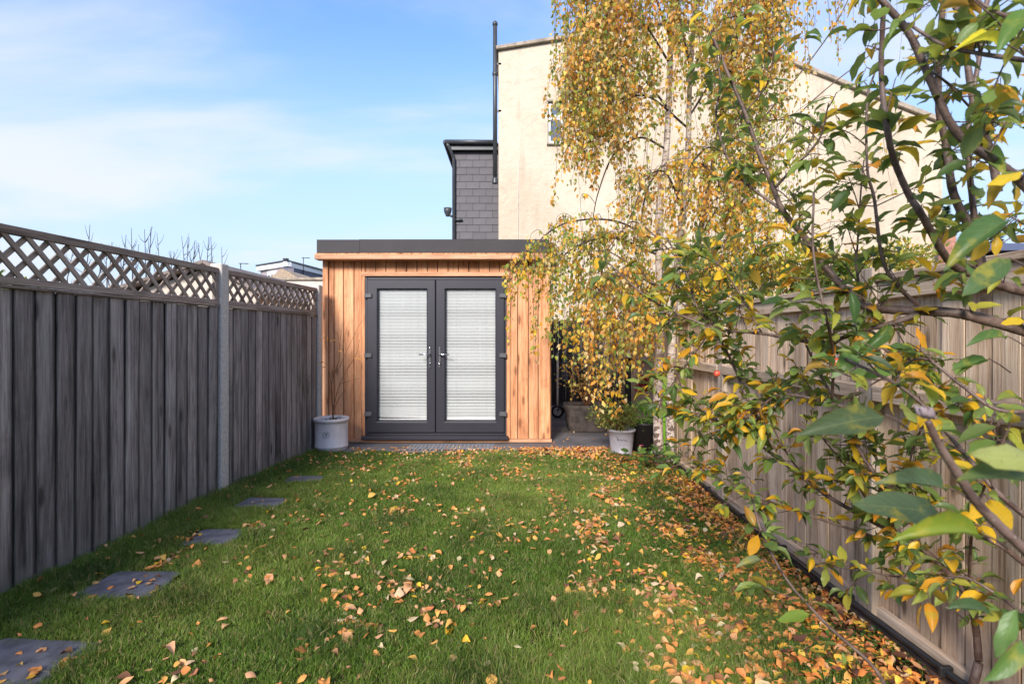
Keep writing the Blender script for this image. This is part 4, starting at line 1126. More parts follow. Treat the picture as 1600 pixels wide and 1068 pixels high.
# near leaves placed singly: (px,py) base, (px,py) tip, depth, up vector
APG = [(14, (0.10, 0.17, 0.05)), (28, (0.17, 0.25, 0.065)), (20, (0.27, 0.35, 0.08)), (9, (0.42, 0.42, 0.06)), (20, (0.80, 0.50, 0.03)), (10, (0.76, 0.34, 0.025)), (5, (0.05, 0.10, 0.035))]
NEAR = [((1385, 648), (1255, 672), .60, (0.1, -.9, .6), (0.050, 0.085, 0.045)), ((1485, 762), (1380, 742), .72, (0, -.7, .8), (0.055, 0.10, 0.06)),
        ((1470, 800), (1335, 785), .70, (.1, -.8, .6), (0.06, 0.105, 0.06)), ((1540, 835), (1412, 822), .60, (0, -.6, .8), (0.15, 0.22, 0.03)),
        ((1640, 720), (1525, 705), .48, (0, -.9, .5), (0.26, 0.32, 0.12)), ((1640, 745), (1505, 735), .50, (0, -.5, .9), (0.07, 0.12, 0.05)),
        ((1578, 338), (1480, 405), .75, (-.4, -.7, .6), (0.06, 0.13, 0.05)), ((1578, 403), (1505, 460), .72, (-.3, -.8, .5), (0.06, 0.12, 0.05)),
        ((1478, 948), (1560, 950), .70, (0, -.6, .8), (0.05, 0.10, 0.05)), ((1590, 950), (1560, 1030), .60, (-.2, -.9, .3), (0.10, 0.20, 0.07)),
        ((1600, 1000), (1545, 1068), .55, (0, -.9, .3), (0.08, 0.17, 0.05)), ((1190, 872), (1150, 882), 1.45, (0, -.6, .8), (0.16, 0.20, 0.11)),
        ((1265, 958), (1215, 968), 1.4, (0, -.6, .8), (0.14, 0.24, 0.04)), ((1570, 68), (1500, 55), .85, (0, -.5, .9), (0.76, 0.46, 0.03)),
        ((1598, 268), (1545, 285), .85, (0, -.7, .7), (0.76, 0.38, 0.03)), ((1605, 10), (1560, 75), .8, (-.5, -.8, .3), (0.08, 0.17, 0.04)),
        ((1330, 455), (1338, 505), 1.05, (-.3, -.9, .2), (0.045, 0.10, 0.04)), ((1350, 535), (1300, 590), 1.2, (0, -.8, .5), (0.07, 0.15, 0.04)),
        ((1395, 505), (1345, 555), 1.25, (0, -.9, .3), (0.05, 0.11, 0.035)), ((1400, 575), (1340, 585), 1.2, (0, -.6, .8), (0.10, 0.2, 0.04)),
        ((1545, 560), (1490, 572), 1.1, (0, -.6, .8), (0.07, 0.14, 0.04)), ((1575, 525), (1515, 530), 1.05, (0, -.6, .8), (0.06, 0.13, 0.04)),
        ((1600, 500), (1565, 505), 1.1, (0, -.8, .5), (0.76, 0.36, 0.02)), ((1545, 560), (1500, 575), 1.1, (0, -.5, .9), (0.06, 0.13, 0.03)),
        ((1510, 410), (1545, 450), .9, (.3, -.9, .2), (0.06, 0.13, 0.04))]
near_data = []
NT_ = Tubes()
for (a, b, dd, up, col) in NEAR:
    col = tuple(min(.8, q * f_) for q, f_ in zip(col, (1.7, 1.5, 1.3)))
    p0 = P(a[0], a[1], dd) - ao; p1 = P(b[0], b[1], dd - .01) - ao
    near_data.append((tuple(p0), tuple(p1 - p0), up, (p1 - p0).length, col))
    off_ = P(a[0] + 34, a[1] + 22, dd + .03) - ao
    NT_.add([p0, p0.lerp(off_, .5) + Vector((0, 0, .002)), off_], .0010, .0014, sides=5)
NT_.build('leaf_stalks', M['twig_brown'], apple, kind='stuff')
pos = np.array([a[0] for a in AL]); dr = np.array([a[1] for a in AL]); up = np.array([a[2] for a in AL]); sz = np.array([a[3] for a in AL])
wp = pos + np.array(ao)
ok = (wp[:, 1] > .45)
pxs = wp[:, 0] / wp[:, 1] * F + CX; pys = CY - (wp[:, 2] - CH) / wp[:, 1] * F
ok &= ~((pxs < 860) | ((pxs < 1010) & (wp[:, 1] < 2.0)))
ok &= wp[:, 0] < RX - .03
pos, dr, up, sz, pxs, pys, wp = pos[ok], dr[ok], up[ok], sz[ok], pxs[ok], pys[ok], wp[ok]
colr, _ = pick(APG, len(pos), .16)
rt = frames(dr, up)
inside = (pxs > -20) & (pxs < 1620) & (pys > -20) & (pys < 1080)
score = sz / wp[:, 1] * inside
order = np.argsort(-score)
NB = 298 - len(near_data)
appm = [mesh('leaf', v, f, M['leaf_obj'], smooth=True, uvs=uv) for v, f, uv in APPLE]
def leaf_obj(p, rot, s_, col, k):
    o = obj('leaf', appm[k % 5], apple, p)
    o.rotation_mode = 'QUATERNION'; o.rotation_quaternion = Matrix(rot.tolist()).to_quaternion()
    o.scale = (s_,) * 3; o.color = (*col, 1)
for q in order[:NB]:
    leaf_obj(pos[q], rt[q], sz[q], colr[q], int(q))
for k, (p, d, u_, s_, col) in enumerate(near_data):
    r_ = frames(np.array([d]), np.array([u_]))[0]
    leaf_obj(p, r_, s_, np.array(col), k)
    bpy.context.scene.collection.objects[-1].scale.x *= .74
rs = order[NB:]
VV, FF, CC, UU = [], [], [], []; off0 = 0
for k in range(5):
    s_ = rs[rs % 5 == k]; tv, tf, uv = APPLE[k]
    if not len(s_): continue
    V = np.einsum('nij,vj->nvi', rt[s_], tv) * sz[s_][:, None, None] + pos[s_][:, None, :]
    VV.append(V.reshape(-1, 3)); FF.append((tf[None] + (np.arange(len(s_)) * len(tv))[:, None, None]).reshape(-1, 4) + off0)
    off0 += len(s_) * len(tv); CC.append(np.repeat(colr[s_], len(tv), 0)); UU.append(np.tile(uv, (len(s_), 1)))
obj('leaves', mesh('leaves', np.concatenate(VV), np.concatenate(FF), M['leaf_big'], cols=np.concatenate(CC), smooth=True, uvs=np.concatenate(UU)), apple, kind='stuff')
# trunk out at the right, against the fence
t = Tubes(); t.add(catmull([Vector((0.02, -.15, -.02)), Vector((.0, -.18, .4)), Vector((.02, -.2, .85)), Vector((0, -.22, 1.2)), Vector((-.03, -.2, 1.5))], 20), .045, .03, sides=14, wob=.05); t.build('trunk', M['apple_bark'], apple)
t = Tubes(); t.add(catmull([Vector(q) - ao for q in [(1.62, 1.53, 1.15)]] + ap([(1700, 560, 1.55)]), 6), .024, .02, sides=10); t.build('branch', M['apple_bark'], apple)
t = Tubes(); t.add(catmull([P(1529, 1035, 2.0) - ao, Vector((.09, .27, -.02)), Vector((.09, .25, -.1))], 6), .014, .018, sides=10); t.build('trunk', M['apple_bark'], apple)
# bud cluster at the tip of the nearest shoot
for q in range(5):
    a = q * 1.256
    o = obj('bud', lathe([(0, 0), (.0042, .003), (.005, .007), (.003, .012), (0, .016)], M['bud'], 10), apple, P(1449 + 3 * math.cos(a), 653 + 3 * math.sin(a), .62) - ao, (math.cos(a) * .5, math.sin(a) * .5 - .3, 0))
fr = [(0, -.027), (.010, -.028), (.022, -.020), (.028, -.004), (.026, .012), (.016, .023), (.007, .023), (0, .017)]
for (px, py, d, s_) in ((1306, 566, 1.7, .62), (1120, 583, 2.2, .5)):
    o = obj('apple', lathe(fr, M['apple_fruit'], 20), apple, P(px, py, d) - ao); o.scale = (s_,) * 3

# ------------------------------------------------------------------ pots and plants by the shed
def foliage(name, parent, n, ell, center, pal, size, m, tmpl=None, hang=0.0, kind='stuff', shell=.35):
    d = rng.normal(0, 1, (n, 3)); d /= np.linalg.norm(d, axis=1, keepdims=True)
    r = rng.random(n) ** shell
    p = d * r[:, None] * np.array(ell) * (1 + .25 * vnoise(d[:, 0] * 3, d[:, 2] * 3 + d[:, 1] * 2, 2.0, n % 97))[:, None] + np.array(center)
    di = d * .8 + rng.normal(0, .6, (n, 3)) + np.array([0, 0, .3 - hang])
    c, _ = pick(pal, n, .25)
    tv, tf = tmpl if tmpl else (BV, BF)
    return scatter(name, tv, tf, p, frames(di, rng.normal(0, .7, (n, 3)) + np.array([0, -.2, .9])), rng.uniform(size[0], size[1], n), c, m, parent, kind=kind)
# left pot
LPt = (-1.795, 6.18, 0.0)
pot = thing('stoneware_pot', 'round pale stoneware pot with a circular stamp at the left corner of the garden room', 'pot', (P(518, 702, 6.27).x, 6.27, 0.012))
k_ = 0.198
obj('pot_body', lathe([(0, 0), (.170, 0), (.176, .01), (.180, .035), (.186, .042), (.186, .056), (.182, .060), (.183, .30), (.185, .325), (.196, .332), (.200, .345), (.198, .362), (.190, .368), (.178, .362), (.174, .34), (.170, .31)], M['stoneware'], 56), pot)
obj('potting_soil', lathe([(0, .322), (.10, .326), (.172, .318)], M['soil'], 30), pot)
# stamped emblem curved round the pot
eb = Tubes()
er = 0.185
def onpot(u, v): a = u / er; return (er * math.sin(a), -er * math.cos(a), .195 + v)
eb.add([onpot(.030 * math.cos(a), .030 * math.sin(a)) for a in np.linspace(0, 2 * math.pi, 40)], .0009, sides=4)
for q in range(26):
    a = q * 2 * math.pi / 26
    if q in (6, 7, 19, 20): continue
    ca, sa = math.cos(a), math.sin(a)
    eb.add([onpot(.036 * ca, .036 * sa), onpot(.044 * ca, .044 * sa)], .0016, sides=4)
    if q % 2: eb.add([onpot(.036 * ca - .003 * sa, .036 * sa + .003 * ca), onpot(.041 * ca + .003 * sa, .041 * sa - .003 * ca)], .0011, sides=4)
eb.add([onpot(0, -.022), onpot(.001, 0), onpot(0, .020)], .0016, .001, sides=4)
for v, w in ((-.006, .014), (.002, .018), (.010, .014), (.016, .008)):
    eb.add([onpot(-w, v + .006), onpot(0, v - .002), onpot(w, v + .006)], .0014, sides=4)
eb.add([onpot(-.012, -.022), onpot(.012, -.022)], .0012, sides=4)
eb.build('stamped_emblem', M['print'], pot)
sap = thing('sapling', 'bare slender sapling with a few orange leaves growing in the left pot', 'sapling', (P(519, 660, 6.27).x, 6.27, 0.33))
so_ = Vector(sap.location)
tb = Tubes()
def sp(l): return [P(a, b, c) - so_ for a, b, c in l]
stems = [([(521, 663, 6.27), (519, 620, 6.27), (518, 600, 6.27), (522, 585, 6.26), (530, 560, 6.25), (529, 530, 6.25), (523, 512, 6.26)], .008, .0022),
         ([(519, 612, 6.27), (516, 590, 6.26), (514, 575, 6.25), (515, 550, 6.24), (517, 530, 6.25)], .005, .0018),
         ([(520, 640, 6.27), (528, 608, 6.30), (540, 580, 6.33), (556, 555, 6.35), (562, 530, 6.36)], .005, .0016),
         ([(521, 640, 6.27), (531, 620, 6.24), (540, 608, 6.22)], .004, .0016),
         ([(530, 600, 6.30), (548, 594, 6.33), (565, 590, 6.34)], .0025, .001),
         ([(530, 575, 6.26), (536, 560, 6.27), (548, 535, 6.28), (560, 510, 6.3), (566, 500, 6.3)], .003, .0012),
         ([(530, 560, 6.25), (532, 530, 6.22), (535, 505, 6.2)], .003, .0012), ([(515, 560, 6.24), (510, 540, 6.23), (506, 533, 6.2)], .002, .001),
         ([(535, 548, 6.25), (540, 520, 6.24), (546, 500, 6.24)], .002, .001), ([(514, 572, 6.2), (506, 566, 6.18), (498, 567, 6.15)], .0018, .001)]
for l, a, b in stems: tb.add(catmull(sp(l), 14), a * 1.25, b * 1.6, sides=6)
tb.build('stem', M['sapling'], sap)
lpts = [(508, 528), (512, 526), (517, 531), (520, 532), (509, 573), (506, 574), (524, 569), (553, 559), (559, 560), (495, 568), (500, 566), (535, 549), (498, 529)]
lq = np.array([tuple(P(a, b, 6.22) - so_) for a, b in lpts])
scatter('leaves', BV * np.array([.7, 1, 1]), BF, lq, frames(rng.normal(0, 1, (len(lq), 3)) * np.array([1, .4, .3]), np.array([[0, -.6, .8]] * len(lq))), rng.uniform(.03, .05, len(lq)), np.tile(np.array([[.72, .36, .10]]), (len(lq), 1)), M['leaf_small'], sap)
c_ = foliage('potting_litter', pot, 60, (.15, .15, .012), (0, 0, .332), [(1, (.5, .4, .25)), (1, (.1, .16, .05))], (.02, .035), M['leaf_small'])
# right pot with leafy sprig motif
Y2 = 6.02
rp = thing('sprig_pot', 'tapered pale pot with a dark leafy sprig motif at the patio edge near the birch', 'pot', (P(971, 715, Y2).x, Y2, 0.0))
obj('pot_body', lathe([(0, 0), (.118, 0), (.122, .008), (.120, .022), (.114, .028), (.134, .20), (.143, .262), (.154, .268), (.158, .28), (.155, .292), (.146, .296), (.138, .285), (.132, .26)], M['stoneware2'], 48), rp)
obj('potting_soil', lathe([(0, .268), (.136, .262)], M['soil'], 24), rp)
eb = Tubes(); er2 = .138
def onp(u, v): 
    r_ = .1165 + (.0255) * (.08 + v) / .12 + .0022
    r_ = .114 + (.134 - .114) * ((.15 + v) - .028) / .172 + .0018
    a = u / er2 - .25; return (r_ * math.sin(a), -r_ * math.cos(a), .15 + v)
eb.add([onp(-.05, .07), onp(-.03, .045), onp(0, .035), onp(.03, .04), onp(.06, .03)], .0016, sides=4)
for q, (u, v, du, dv_) in enumerate([(-.045, .065, -.012, .018), (-.035, .05, .012, .018), (-.02, .042, -.014, -.014), (-.005, .036, .006, .022), (.008, .036, .012, -.016), (.022, .039, .004, .02), (.035, .04, .016, -.014), (.048, .034, .012, .016), (.06, .03, .02, -.006), (-.03, .044, -.02, -.004)]):
    eb.add([onp(u, v), onp(u + du * .5, v + dv_ * .5), onp(u + du, v + dv_)], .0034, .0006, sides=4)
eb.build('sprig_motif', M['print'], rp)
sh = thing('potted_shrub', 'bushy olive-green shrub spilling left from the sprig pot', 'shrub', (P(968, 680, Y2).x, Y2, .26))
OLV = [(30, (.17, .20, .05)), (26, (.24, .27, .07)), (18, (.10, .14, .035)), (12, (.38, .36, .11)), (6, (.5, .42, .12))]
NARV = BV * np.array([.55, 1, 1])
stb = Tubes()
for q in range(46):
    a = random.uniform(0, 6.28); r_ = random.uniform(.12, .30)
    e = Vector((math.cos(a) * r_ - .07, math.sin(a) * r_ * .7 - .02, random.uniform(.04, .30)))
    stb.add(catmull([Vector((random.uniform(-.03, .03), 0, -.01)), e * .5 + Vector((0, 0, .09)), e], 8), .0028, .0012, sides=4)
stb.build('stems', M['sapling'], sh, kind='stuff')
foliage('leaves', sh, 1500, (.30, .22, .15), (-.06, -.02, .17), OLV, (.022, .045), M['leaf_small'], (NARV, BF), shell=.5)
# trough with shrub behind
YT = 7.55
tr = thing('stone_trough', 'dark aged square stone trough on the patio behind the potted shrub', 'planter', (P(917, 640, YT).x, YT, .014))
prof = [(0.0, 0), (.255, 0), (.27, .02), (.315, .30), (.33, .33), (.33, .37), (.285, .37), (.27, .33), (.0, .32)]
V = []; Fc = []; NS = 24
for r_, z in prof:
    for kq in range(NS):
        a = 2 * math.pi * kq / NS; e = 4.5
        V.append((r_ * math.copysign(abs(math.cos(a)) ** (2 / e), math.cos(a)), .75 * r_ * math.copysign(abs(math.sin(a)) ** (2 / e), math.sin(a)), z))
for i_ in range(len(prof) - 1):
    for kq in range(NS):
        k2 = (kq + 1) % NS; Fc.append([i_ * NS + kq, i_ * NS + k2, (i_ + 1) * NS + k2, (i_ + 1) * NS + kq])
obj('trough_body', mesh('trough', V, np.array(Fc), M['trough']), tr)
obj('trough_soil', lathe([(0, .335), (.24, .33)], M['soil'], 20), tr)
ts = thing('trough_shrub', 'thin leggy shrub with orange leaves standing in the stone trough', 'shrub', (tr.location.x, YT, .34))
stb = Tubes()
for q in range(14):
    a = random.uniform(0, 6.28); e = Vector((math.cos(a) * random.uniform(.1, .45), math.sin(a) * .2, random.uniform(.2, .75)))
    stb.add(catmull([Vector((0, 0, -.02)), e * .5 + Vector((0, 0, .08)), e], 8), .006, .002, sides=5)
stb.build('stems', M['sapling'], ts, kind='stuff')
foliage('leaves', ts, 520, (.42, .25, .32), (.05, 0, .42), PAL['o'], (.03, .05), M['leaf_small'])

# scooter
YS = 8.7
sc_ = thing('kick_scooter', 'black kick scooter with pale steering pole leaning in the dark gap beside the garden room', 'scooter', (P(871, 629, YS).x, YS, .014))
def ring(R_, r_, m, seg=28, sides=8):
    V = []; Fc = []
    for i_ in range(seg):
        a = 2 * math.pi * i_ / seg
        for j in range(sides):
            b_ = 2 * math.pi * j / sides
            V.append(((R_ + r_ * math.cos(b_)) * math.cos(a), r_ * math.sin(b_), (R_ + r_ * math.cos(b_)) * math.sin(a)))
    for i_ in range(seg):
        for j in range(sides):
            i2 = (i_ + 1) % seg; j2 = (j + 1) % sides
            Fc.append([i_ * sides + j, i_ * sides + j2, i2 * sides + j2, i2 * sides + j])
    return mesh('ring', V, np.array(Fc), m, smooth=True)
for xw in (0.0, .62):
    w_ = obj('wheel', ring(.085, .020, M['black']), sc_, (xw, 0, .105))
    obj('rim', ring(.058, .007, M['white']), w_)
    for q in range(5):
        a = q * 2 * math.pi / 5; tb = Tubes(); tb.add([(0, 0, 0), (.056 * math.cos(a), 0, .056 * math.sin(a))], .006, sides=5); tb.build('spoke', M['white'], w_)
bx('deck', .10, .56, -.06, .06, .075, .10, M['black'], sc_, .01)
tb = Tubes(); tb.add([(0, 0, .10), (.0, 0, .20), (.0, 0, 1.02)], .017, .014, sides=10); tb.build('steering_pole', M['white'], sc_)
tb = Tubes(); tb.add([(0, 0, .12), (.05, 0, .20), (.12, 0, .09)], .02, .02, sides=8); tb.build('neck', M['black'], sc_)
tb = Tubes(); tb.add([(-.06, -.2, .98), (0, 0, 1.03), (.06, .2, .98)], .015, sides=8); tb.build('handlebar', M['black'], sc_)
# hanging cloths / wellies behind
for q, (px, py, w, h, mm, lb_, nm, ct) in enumerate(((882, 575, .09, .40, 'blue_cloth', 'pale lilac cloth bundle hanging above the scooter deck', 'cloth_bundle', 'cloth'), (957, 556, .16, .40, 'blue_cloth', 'folded blue-grey cover seen through the birch leaves', 'folded_cover', 'cover'), (1008, 598, .20, .22, 'red_cloth', 'dark red cloth tucked beside the pale birch trunk', 'red_cloth', 'cloth'))):
    YY = 8.9 if q == 0 else (6.9 if q == 1 else 6.5)
    o_p = P(px, py, YY)
    nx, nz_ = 12, 10; V = []; 
    for s_ in (0, 1):
        for a in range(nz_ + 1):
            for b_ in range(nx + 1):
                u = b_ / nx - .5; v = a / nz_ - .5
                ww = w * (1 - .35 * v)
                V.append((u * ww, (.03 * math.sin(u * 19) * (1 - v)) + (0.02 if s_ else -.02), v * h + .01 * math.sin(u * 9)))
    base_ = (nx + 1) * (nz_ + 1); Fc = []
    for s_ in (0, 1):
        for a in range(nz_):
            for b_ in range(nx):
                i0 = s_ * base_ + a * (nx + 1) + b_
                Fc.append([i0, i0 + 1, i0 + nx + 2, i0 + nx + 1])
    for a in range(nz_):
        for b_ in (0, nx):
            i0 = a * (nx + 1) + b_; Fc.append([i0, i0 + nx + 1, i0 + nx + 1 + base_, i0 + base_])
    tag(obj(nm, mesh(nm, V, Fc, M[mm], smooth=True), None, o_p), lb_, ct)
# black tub behind the pot, lime board, dark barbecue cover
bt = thing('black_tub', 'black plastic tub with strappy leaves between the sprig pot and the birch', 'tub', (P(1008, 705, 6.1).x, 6.15, 0.0))
obj('tub_body', lathe([(0, 0), (.13, 0), (.165, .33), (.175, .335), (.172, .35), (.155, .345), (.14, .3)], M['black'], 32), bt)
obj('tub_soil', lathe([(0, .315), (.15, .31)], M['soil'], 20), bt)
foliage('strappy_leaves', bt, 110, (.17, .12, .12), (0, 0, .40), [(1, (.12, .26, .05)), (1, (.2, .34, .06))], (.10, .17), M['leaf_small'], (BV * np.array([.16, 1, 1]), BF), hang=-.3)
lime = thing('lime_board', 'bright lime-green plastic board standing upright between the birch trunks', 'board', (P(1040, 700, 5.95).x, 5.98, 0.0))
bx('board_panel', -.042, .042, -.012, .012, .02, .86, M['lime'], lime, .005)
bx('board_rib', -.046, -.036, -.02, .02, .02, .86, M['lime'], lime, .003)
cov = thing('covered_barbecue', 'barbecue under a black cover standing behind the shrubs by the tan fence', 'barbecue', (1.45, 8.3, .014))
obj('cover', poly_prism([(-.42, 0), (.42, 0), (.40, .75), (.30, .98), (-.28, 1.0), (-.40, .78)], 'y', -.3, .3, M['black'], .03), cov)
bx('skirt', -.43, .43, -.31, .31, .02, .10, M['black'], cov, .01)

# leafy plant at the foot of the birch
bpz = thing('border_plant', 'low broad-leaved green plant at the foot of the birch trunks', 'plant', (1.42, 5.35, 0))
nn = 150
tvA, tfA, uvA = APPLE[2]
d = rng.normal(0, 1, (nn, 3)) * np.array([.17, .15, .0]) + np.array([0, 0, 0]); d[:, 2] = rng.uniform(.02, .20, nn)
di = rng.normal(0, 1, (nn, 3)) * np.array([1, 1, .35])
cA, _ = pick([(5, (.06, .14, .035)), (3, (.11, .22, .045)), (1, (.03, .08, .02))], nn)
scatter('leaves', tvA, tfA, d, frames(di, np.tile([0, -.3, 1.], (nn, 1)) + rng.normal(0, .3, (nn, 3))), rng.uniform(.05, .095, nn), cA, M['leaf_big'], bpz, uv=uvA, smooth=True, kind='stuff')
stb = Tubes()
for q in range(16):
    stb.add([(random.uniform(-.05, .05), random.uniform(-.05, .05), -.02), (random.uniform(-.15, .15), random.uniform(-.13, .13), .15)], .003, .002, sides=4)
stb.build('stems', M['twig_brown'], bpz, kind='stuff')
fl = thing('pink_flower', 'small dark pink flower on a thin stem beside the sprig pot', 'flower', (P(1003, 706, 5.8).x, 5.8, 0))
tb = Tubes(); tb.add([(0, 0, 0), (.005, 0, .1), (-.01, -.01, .145)], .002, sides=5); tb.build('stem', M['sapling'], fl)
for q in range(7):
    a = q * .9; o = obj('petal', mesh('petal', BV * np.array([.8, 1, 1]), BF, plain('petal_pink', (.42, .05, .12), .6) if q == 0 else bpy.data.materials['petal_pink']), fl, (-.01, -.01, .145), (R(20), 0, a)); o.scale = (.034,) * 3

# ------------------------------------------------------------------ big cream house
YB = 14.0
def BX(px): return (px - 800) * YB / F
def BZ(py): return CH + (527 - py) * YB / F
house = thing('rendered_house', 'tall cream rendered gable wall of the house behind the garden room', 'house', (BX(779), YB, -.25))
hb = Vector(house.location)
outline = [(BX(779), -.25), (BX(1472), -.25), (BX(1472), BZ(196)), (BX(1362), BZ(152)), (BX(1068), BZ(33)), (BX(779), BZ(80))]
wx0, wx1, wz0, wz1 = BX(856), BX(881), BZ(224), BZ(159)
def wall_with_hole():
    bm = bmesh.new()
    o_ = [bm.verts.new((x - hb.x, 0, z - hb.z)) for x, z in outline]
    h_ = [bm.verts.new((x - hb.x, 0, z - hb.z)) for x, z in ((wx0, wz0), (wx1, wz0), (wx1, wz1), (wx0, wz1))]
    # front face split round the window
    for f in ((o_[0], o_[1], h_[1], h_[0]), (o_[1], o_[2], o_[3], h_[1]), (h_[1], o_[3], o_[4], h_[2]), (h_[2], o_[4], o_[5], h_[3]), (o_[5], o_[0], h_[0], h_[3])):
        bm.faces.new(f)
    hi = [bm.verts.new((v.co.x, .13, v.co.z)) for v in h_]
    for a in range(4): bm.faces.new((h_[a], h_[(a + 1) % 4], hi[(a + 1) % 4], hi[a]))
    bm.faces.new(hi[::-1])
    bk = [bm.verts.new((v.co.x, 8, v.co.z)) for v in o_]
    for a in range(6): bm.faces.new((o_[a], o_[(a + 1) % 6], bk[(a + 1) % 6], bk[a]))
    bm.faces.new(bk)
    bmesh.ops.recalc_face_normals(bm, faces=bm.faces)
    me = bpy.data.meshes.new('wall'); bm.to_mesh(me); bm.free(); me.materials.append(M['render'])
    return me
obj('wall', wall_with_hole(), house)
def strip(p0, p1, w, th, y0, y1, m, name, parent, off=hb):
    a = Vector((p0[0], 0, p0[1])); b_ = Vector((p1[0], 0, p1[1])); L = (b_ - a).length
    o = obj(name, boxmesh(L, y1 - y0, th, m, .01), parent, ((a.x + b_.x) / 2 - off.x, (y0 + y1) / 2, (a.z + b_.z) / 2 - off.z + th / 2 + .004), (0, -math.atan2(b_.z - a.z, b_.x - a.x), 0))
    return o
strip((outline[5][0] - .06, outline[5][1]), outline[4], 0, .09, -.10, 8.05, M['coping'], 'coping', house)
strip(outline[4], outline[3], 0, .10, -.10, 8.05, M['coping'], 'coping', house)
strip(outline[3], (outline[2][0] + .06, outline[2][1]), 0, .12, -.10, 8.05, M['coping'], 'coping', house)
wf = bx('window', wx0 - hb.x + .02, wx1 - hb.x - .02, .07, .12, wz0 - hb.z + .02, wz1 - hb.z - .02, M['white'], house, .005)
wc = Vector(wf.location); ww = wx1 - wx0; wh = wz1 - wz0
bx('window_sash', -ww / 2 + .02, ww / 2 - .02, -.045, -.026, .16, wh / 2 - .02, M['white'], wf, .006)
bx('pane', -ww / 2 + .09, ww / 2 - .09, -.052, -.046, .22, wh / 2 - .08, M['far_glass'], wf)
bx('pane', -ww / 2 + .07, ww / 2 - .07, -.034, -.0265, -wh / 2 + .09, .10, M['far_glass'], wf)
bx('window_sill', wx0 - hb.x - .03, wx1 - hb.x + .03, -.07, .06, wz0 - hb.z - .05, wz0 - hb.z - .003, M['coping'], house, .005)
bx('lintel', wx0 - hb.x - .02, wx1 - hb.x + .02, -.025, .06, wz1 - hb.z + .003, wz1 - hb.z + .05, M['coping'], house, .004)
tb = Tubes(); tb.add([(BX(810) - hb.x, -.012, BZ(250) - hb.z), (BX(809.5) - hb.x, -.012, BZ(320) - hb.z), (BX(808.5) - hb.x, -.012, .3)], .012, sides=6); tb.build('cable', M['cream_far'], house)
# soil pipe at its left edge
pp = thing('soil_pipe', 'black soil vent pipe rising past the left edge of the cream wall', 'pipe', (BX(773.5), YB + .02, BZ(285)))
tb = Tubes(); h_ = BZ(40) - BZ(285); tb.add([(0, 0, 0), (0, 0, h_)], .055, sides=16); tb.build('pipe_run', M['gutter'], pp)
obj('pipe_hopper', lathe([(.075, 0), (.075, .12), (.058, .15), (.056, .15)], M['gutter'], 16), pp, (0, 0, -.02))
obj('pipe_collar', lathe([(.056, 0), (.07, .01), (.07, .10), (.056, .11)], M['gutter'], 16), pp, (0, 0, h_ * .68))
obj('vent_cowl', lathe([(.05, 0), (.068, .01), (.066, .08), (.03, .12), (0, .125)], M['gutter'], 16), pp, (0, 0, h_))
for z in (.75, .45):
    bx('bracket', .02, .16, -.02, .02, h_ * z, h_ * z + .05, M['gutter'], pp)
# slate-hung wing
YW = 14.6
def QX(px): return (px - 800) * YW / F
def QZ(py): return CH + (527 - py) * YW / F
wing = thing('slate_hung_house', 'house wing hung with grey rectangular slates left of the cream wall', 'house', (QX(706), YW, -.25))
wb = Vector(wing.location)
bx('wall', .03, QX(790) - wb.x, .03, 6, 0, QZ(236) - wb.z, M['gutter'], wing)
rows = 13; ztop_, zbot = QZ(238) - wb.z, QZ(392) - wb.z
rh = (QZ(238) - QZ(384)) / rows; tw_ = (QX(778) - QX(707)) / 3.45
sl = boxmesh(tw_ - .004, .02, rh + .03, M['wall_slate'], .002); slh = boxmesh(tw_ / 2 - .004, .02, rh + .03, M['wall_slate'], .002)
for r_ in range(rows + 1):
    z = ztop_ - (r_ + .5) * rh
    x = .03 + (tw_ / 2 if r_ % 2 else 0); 
    if r_ % 2: obj('slate', slh, wing, (.03 + tw_ / 4, .012, z), (R(-4), 0, 0))
    while x < 1.45:
        obj('slate', sl, wing, (x + tw_ / 2, .012 + random.uniform(-.002, .002), z + random.uniform(-.003, .003)), (R(-4), 0, 0)); x += tw_
bx('fascia', -.06, QX(779) - wb.x, -.14, .0, QZ(237) - wb.z + .0, QZ(229) - wb.z, M['gutter'], wing, .006)
bx('soffit', -.10, QX(779) - wb.x, -.16, 6.1, QZ(229) - wb.z + .002, QZ(227) - wb.z, M['gutter'], wing)
tb = Tubes(); tb.add([(-.16, -.20, QZ(226) - wb.z), (QX(776) - wb.x, -.20, QZ(226.5) - wb.z)], .062, sides=14); tb.build('gutter', M['gutter'], wing)
tb = Tubes(); tb.add([(-.16, -.2, QZ(226) - wb.z), (-.16, 6, QZ(226) - wb.z)], .055, sides=12); tb.build('gutter', M['gutter'], wing)
tb = Tubes(); tb.add(catmull([(-.10, -.2, QZ(228) - wb.z), (.0, -.14, QZ(240) - wb.z), (.06, -.08, QZ(250) - wb.z)], 6) + [(.06, -.08, 1.0)], .042, sides=12); tb.build('downpipe', M['gutter'], wing)
obj('hopper', lathe([(.05, -.12), (.10, 0), (.11, .10), (0, .10)], M['gutter'], 16), wing, (-.10, -.08, QZ(332) - wb.z))
tb = Tubes(); tb.add([(-.10, -.08, QZ(336) - wb.z), (.06, -.08, QZ(340) - wb.z)], .035, sides=10); tb.build('pipe_branch', M['gutter'], wing)
tb = Tubes(); tb.add([(.06, -.05, QZ(344) - wb.z), (.28, -.05, QZ(344) - wb.z)], .028, sides=10); tb.build('pipe_branch', M['gutter'], wing)

